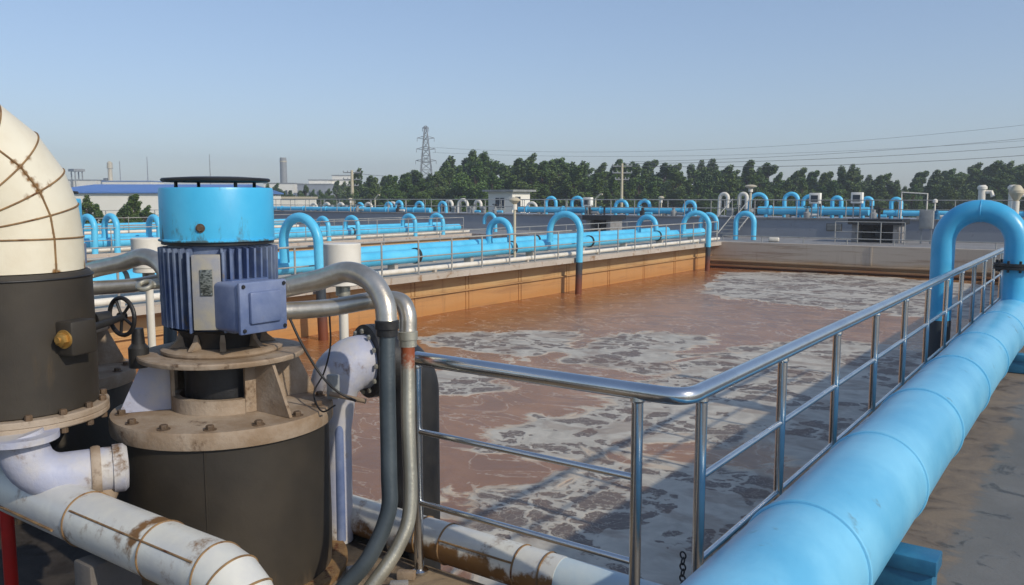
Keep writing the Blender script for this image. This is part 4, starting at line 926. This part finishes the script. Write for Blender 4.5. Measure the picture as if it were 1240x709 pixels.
for i, (u, Z, top, lb) in enumerate(((106, 60, 241, 'small shrub near the cream elbow before the white shed'), (118, 62, 250, 'low shrub second from the cream elbow before the white shed'), (160, 60, 238, 'conifer like small tree before the white shed'), (150, 58, 250, 'rounded shrub beside the small tree before the white shed'), (176, 60, 252, 'low shrub at the motor cowl before the white shed'))):
    x, y = bearing_point(u, Z); tree(x, y, (240 - top) / 1015 * Z + 1.8 + 2.6, i * 2, lb, 'shrubs before the white shed', name='shrub')

# buildings, chimney, pylon, poles, wires
def facing(u, Z): return bearing_point(u, Z)
def building(u0, u1, Z, vt, vb_depth, wallm, roofm, lb, roofh=0, wins=(), cat='building', depth=12, name='building', roof_over=.3):
    x0, y0 = bearing_point(u0, Z); x1, y1 = bearing_point(u1, Z); A = Vector((x0, y0, 0)); B = Vector((x1, y1, 0)); d_ = (B - A).normalized(); n_ = Vector((-d_.y, d_.x, 0))
    zt = (240 - vt) / 1015 * Z + 1.8; ln = (B - A).length
    t = empty(name, (x0, y0, -2.6), lb, cat)
    def bx_(m, a, b_, f0, f1, z0, z1):
        p = [A + d_ * s + n_ * q + Vector((0, 0, z)) for z in (z0, z1) for q in (f0, f1) for s in (a, b_)]
        m.add(p, [(0, 2, 3, 1), (4, 5, 7, 6), (0, 1, 5, 4), (2, 6, 7, 3), (0, 4, 6, 2), (1, 3, 7, 5)]); return m
    part(bx_(MB(), 0, ln, 0, depth, -2.6, zt - roofh), 'wall', wallm, t, smooth=None)
    m = MB()
    if roofh > 0:
        p = [A + d_ * s + n_ * q + Vector((0, 0, z)) for s in (-roof_over, ln + roof_over) for q, z in ((-roof_over, zt - roofh), (depth / 2, zt), (depth + roof_over, zt - roofh), (depth + roof_over, zt - roofh - .15), (-roof_over, zt - roofh - .15))]
        m.add(p, [(0, 1, 2, 3, 4), (9, 8, 7, 6, 5), (0, 5, 6, 1), (1, 6, 7, 2), (2, 7, 8, 3), (3, 8, 9, 4), (4, 9, 5, 0)])
    else: bx_(m, -.2, ln + .2, -.2, depth + .2, zt, zt + .3)
    part(m, 'roof', roofm, t, smooth=None)
    for a, b_, z0, z1 in wins: part(bx_(MB(), a * ln, b_ * ln, -.05, -.002, z0, z1), 'window', 'window', t, smooth=None)
    return t
building(50, 262, 90, 221.5, 0, 'wallwhite', 'roofblue', 'long white shed with a blue sheet roof at far left', roofh=1.0, wins=[(.14 + k * .012, .148 + k * .012, .1, .8) for k in range(5)], cat='shed', depth=26)
building(322, 361, 120, 241, 0, 'wallwhite', 'beige', 'low cream building just right of the motor cowl', wins=())
building(322, 358, 300, 223, 0, 'wallwhite', 'grey', 'distant cream factory building below the grey chimney', wins=[(.1 + k * .15, .18 + k * .15, 2, 4.5) for k in range(6)])
building(362, 402, 290, 224, 0, 'tankgrey', 'grey', 'distant grey factory hall right of the chimney', wins=[(.1 + k * .12, .16 + k * .12, 2, 4) for k in range(7)])
building(398, 430, 310, 219, 0, 'wallwhite', 'grey', 'distant white factory block left of the first utility pole', wins=[(.15 + k * .2, .25 + k * .2, 3, 5) for k in range(4)])
building(60, 120, 330, 219, 0, 'wallwhite', 'grey', 'distant white plant building beside the cream elbow pipe', wins=())
building(404, 424, 330, 213.5, 0, 'wallwhite', 'grey', 'taller distant white block left of the first utility pole', wins=[(.2, .3, 5, 7), (.5, .6, 5, 7)])
building(376, 398, 300, 219, 0, 'wallwhite', 'grey', 'distant white block between the chimney and the taller block', wins=[(.2, .4, 3, 5)])
building(128, 186, 320, 220.5, 0, 'wallwhite', 'roofblue', 'distant white plant building seen above the blue roof', wins=())
x, y = bearing_point(346, 330)
t = empty('chimney', (x, y, -2.6), 'grey cylindrical chimney on the hazy horizon right of the motor', 'chimney')
part(MB().lathe([(1.5, 0), (1.3, 16), (1.25, 19.8), (1.1, 20)], (x, y, -2.6), seg=24), 'shaft', 'grey', t); part(MB().lathe([(1.42, 0), (1.42, .5)], (x, y, 15.6), seg=24), 'rim_band', 'beige', t)
x, y = bearing_point(138, 330)
t = empty('process_tower', (x, y, -2.6), 'slim cream process tower far behind the blue roof', 'tower')
part(MB().lathe([(1.3, 0), (1.2, 8), (.9, 8.5), (.8, 13), (1.1, 13.2), (1.0, 15.4), (.3, 16)], (x, y, 0), seg=16), 'column', 'beige', t); part(MB().box(x - 3.4, x - 1, y - 1, y + 1, -2, 9.5), 'side_building', 'grey', t, smooth=None)
x, y = bearing_point(98, 330)
t = empty('water_tower', (x, y, -2.6), 'distant grey framed tower beside the cream elbow pipe', 'tower'); m = MB()
for s1 in (-1.4, 1.4):
    for s2 in (-1.4, 1.4): m.tube([(x + s1, y + s2, -2.6), (x + s1, y + s2, 12)], .25, 6)
part(m, 'frame_leg', 'grey', t); part(MB().box(x - 2.2, x + 2.2, y - 2.2, y + 2.2, 12, 13), 'platform', 'grey', t, smooth=None)
for i, (u, v_, lb) in enumerate(((183, 191, 'thin mast far left of the motor cowl'), (258, 188, 'thin mast behind the motor cowl'), (150, 196, 'thin mast beside the process tower'))):
    x, y = bearing_point(u, 330); single(MB().tube([(x, y, -2.6), (x, y, (240 - v_) / 1015 * 330 + 1.8)], [.3, .12], 8), 'mast', 'grey', lb, 'mast', 'thin distant masts', loc=(x, y, -2.6))
# lattice pylon
px_, py_ = bearing_point(517, 190); zt = (240 - 155) / 1015 * 190 + 1.8
t = empty('lattice_pylon', (px_, py_, -2.6), 'grey lattice electricity pylon rising above the tree belt', 'pylon')
rx = Vector((math.cos(R(YAW)), math.sin(R(YAW)), 0)); fx = Vector((-rx.y, rx.x, 0)); base = Vector((px_, py_, 0))
def corner(z, sx_, sy_):
    hh = (z + 2.6) / (zt + 2.6); wd_ = 1.9 * (1 - hh) + .25 if hh > .35 else 2.2 * (1 - hh) + .06; return base + rx * sx_ * wd_ + fx * sy_ * wd_ + Vector((0, 0, z))
zs = [-2.6 + (zt + 2.6) * (1 - (1 - k / 13) ** 1.2) for k in range(14)]
m = MB()
for s in ((-1, -1), (1, -1), (1, 1), (-1, 1)): m.tube([corner(z, *s) for z in zs], .10, 5)
part(m, 'tower_leg', 'pole', t, smooth=None); m = MB(); cs = [(-1, -1), (1, -1), (1, 1), (-1, 1)]
for z0, z1 in zip(zs, zs[1:]):
    for k in range(4):
        m.tube([corner(z0, *cs[k]), corner(z1, *cs[(k + 1) % 4])], .05, 4).tube([corner(z1, *cs[k]), corner(z0, *cs[(k + 1) % 4])], .05, 4).tube([corner(z1, *cs[k]), corner(z1, *cs[(k + 1) % 4])], .05, 4)
part(m, 'bracing', 'pole', t, smooth=None)
arms = []
for zz, wv in ((zt - .4, .7 ), (zt - 2.6, 1.9), (zt - 5.0, 2.1), (zt - 7.6, 2.3)):
    m = MB()
    for s in (-1, 1):
        tip = base + rx * s * wv + Vector((0, 0, zz)); arms.append((tip, s))
        m.tube([base + Vector((0, 0, zz + .5)), tip], .07, 5).tube([base + Vector((0, 0, zz - .3)), tip], .07, 5).tube([tip, tip - Vector((0, 0, .8))], .06, 5)
    part(m, 'cross_arm', 'pole', t, smooth=None)
def upole(u, Z, v_, lb, r=.16, arms_=(.3, 1.2, 2.0), aw=1.1):
    x, y = bearing_point(u, Z); z = (240 - v_) / 1015 * Z + 1.8; t = empty('utility_pole', (x, y, -2.6), lb, 'utility pole', 'utility poles')
    part(MB().tube([(x, y, -2.6), (x, y, z)], [r * 1.2, r * .8], 10), 'pole', 'beige', t); c = Vector((x, y, 0))
    for k, a in enumerate(arms_):
        w_ = aw * (1 if k < 2 else .7); m = MB().tube([c - rx * w_ + Vector((0, 0, z - a)), c + rx * w_ + Vector((0, 0, z - a))], .07, 6)
        for s in (-1, -.5, .5, 1): m.lathe([(.06, 0), (.08, .12), (.04, .25)], c + rx * w_ * s + Vector((0, 0, z - a)), seg=8)
        part(m, 'cross_arm', 'pole', t)
    return Vector((x, y, z))
p1 = upole(428, 110, 207, 'utility pole with crossarms left of the pylon', .22)
p2 = upole(752, 90, 199, 'utility pole with crossarms in front of the tree belt at centre', .15, (.3, 1.0, 1.7), 1.0)
def wire(a, b_, sag, lb, r=.02):
    a, b_ = Vector(a), Vector(b_); pts = [a + (b_ - a) * s - Vector((0, 0, 4 * sag * s * (1 - s))) for s in [k / 24 for k in range(25)]]
    single(MB().tube(pts, r, 5), 'power_line', 'wire', lb, 'power line', 'power lines in the sky', loc=a)
def sp(u, v_, Z): x, y = bearing_point(u, Z); return (x, y, (240 - v_) / 1015 * Z + 1.8)
wire(sp(752, 202, 90), sp(1500, 163, 90), 1.2, 'power line lowest above the trees at right', .028)
wire(sp(752, 199, 92), sp(1500, 152, 90), 1.0, 'power line second from the bottom at right', .024)
wire(sp(760, 197, 95), sp(1500, 138, 90), 1.0, 'power line third from the bottom at right', .018)
wire(sp(525, 180, 190), sp(1500, 120, 120), 3.6, 'topmost faint power line crossing from the pylon to the right', .022)
wire(sp(525, 186, 190), sp(1500, 150, 130), 2.6, 'faint power line crossing from the pylon arm to the right', .022)
wire(p1 - Vector((0, 0, .3)), sp(513, 210, 190), .6, 'faint power line from left utility pole to the pylon', .03)
# far low clutter at left: sheds of railings and shrubs in front of the white shed
railing([(-62, 30, 0), (-62, 44, 0)], .85, (.45,), 2, .03, .03, 'railgrey', 'grey railing before the white shed at far left')

# ------------------------------------------------------------------ haze
hm_ = bpy.data.materials.new('haze'); hm_.use_nodes = True; t_ = hm_.node_tree
for q in list(t_.nodes):
    if q.type != 'OUTPUT_MATERIAL': t_.nodes.remove(q)
vn = t_.nodes.new('ShaderNodeVolumePrincipled'); vn.inputs['Color'].default_value = (.86, .92, 1, 1); vn.inputs['Density'].default_value = .0012
vn.inputs['Anisotropy'].default_value = .2
t_.links.new(vn.outputs[0], [q for q in t_.nodes if q.type == 'OUTPUT_MATERIAL'][0].inputs['Volume'])
me = bpy.data.meshes.new('haze'); b = MB().box(-420, 200, -60, 420, -3.6, 24)
me.from_pydata(b.v, [], b.f); me.materials.append(hm_); ho = bpy.data.objects.new('haze', me); col.objects.link(ho); ho['kind'] = 'stuff'
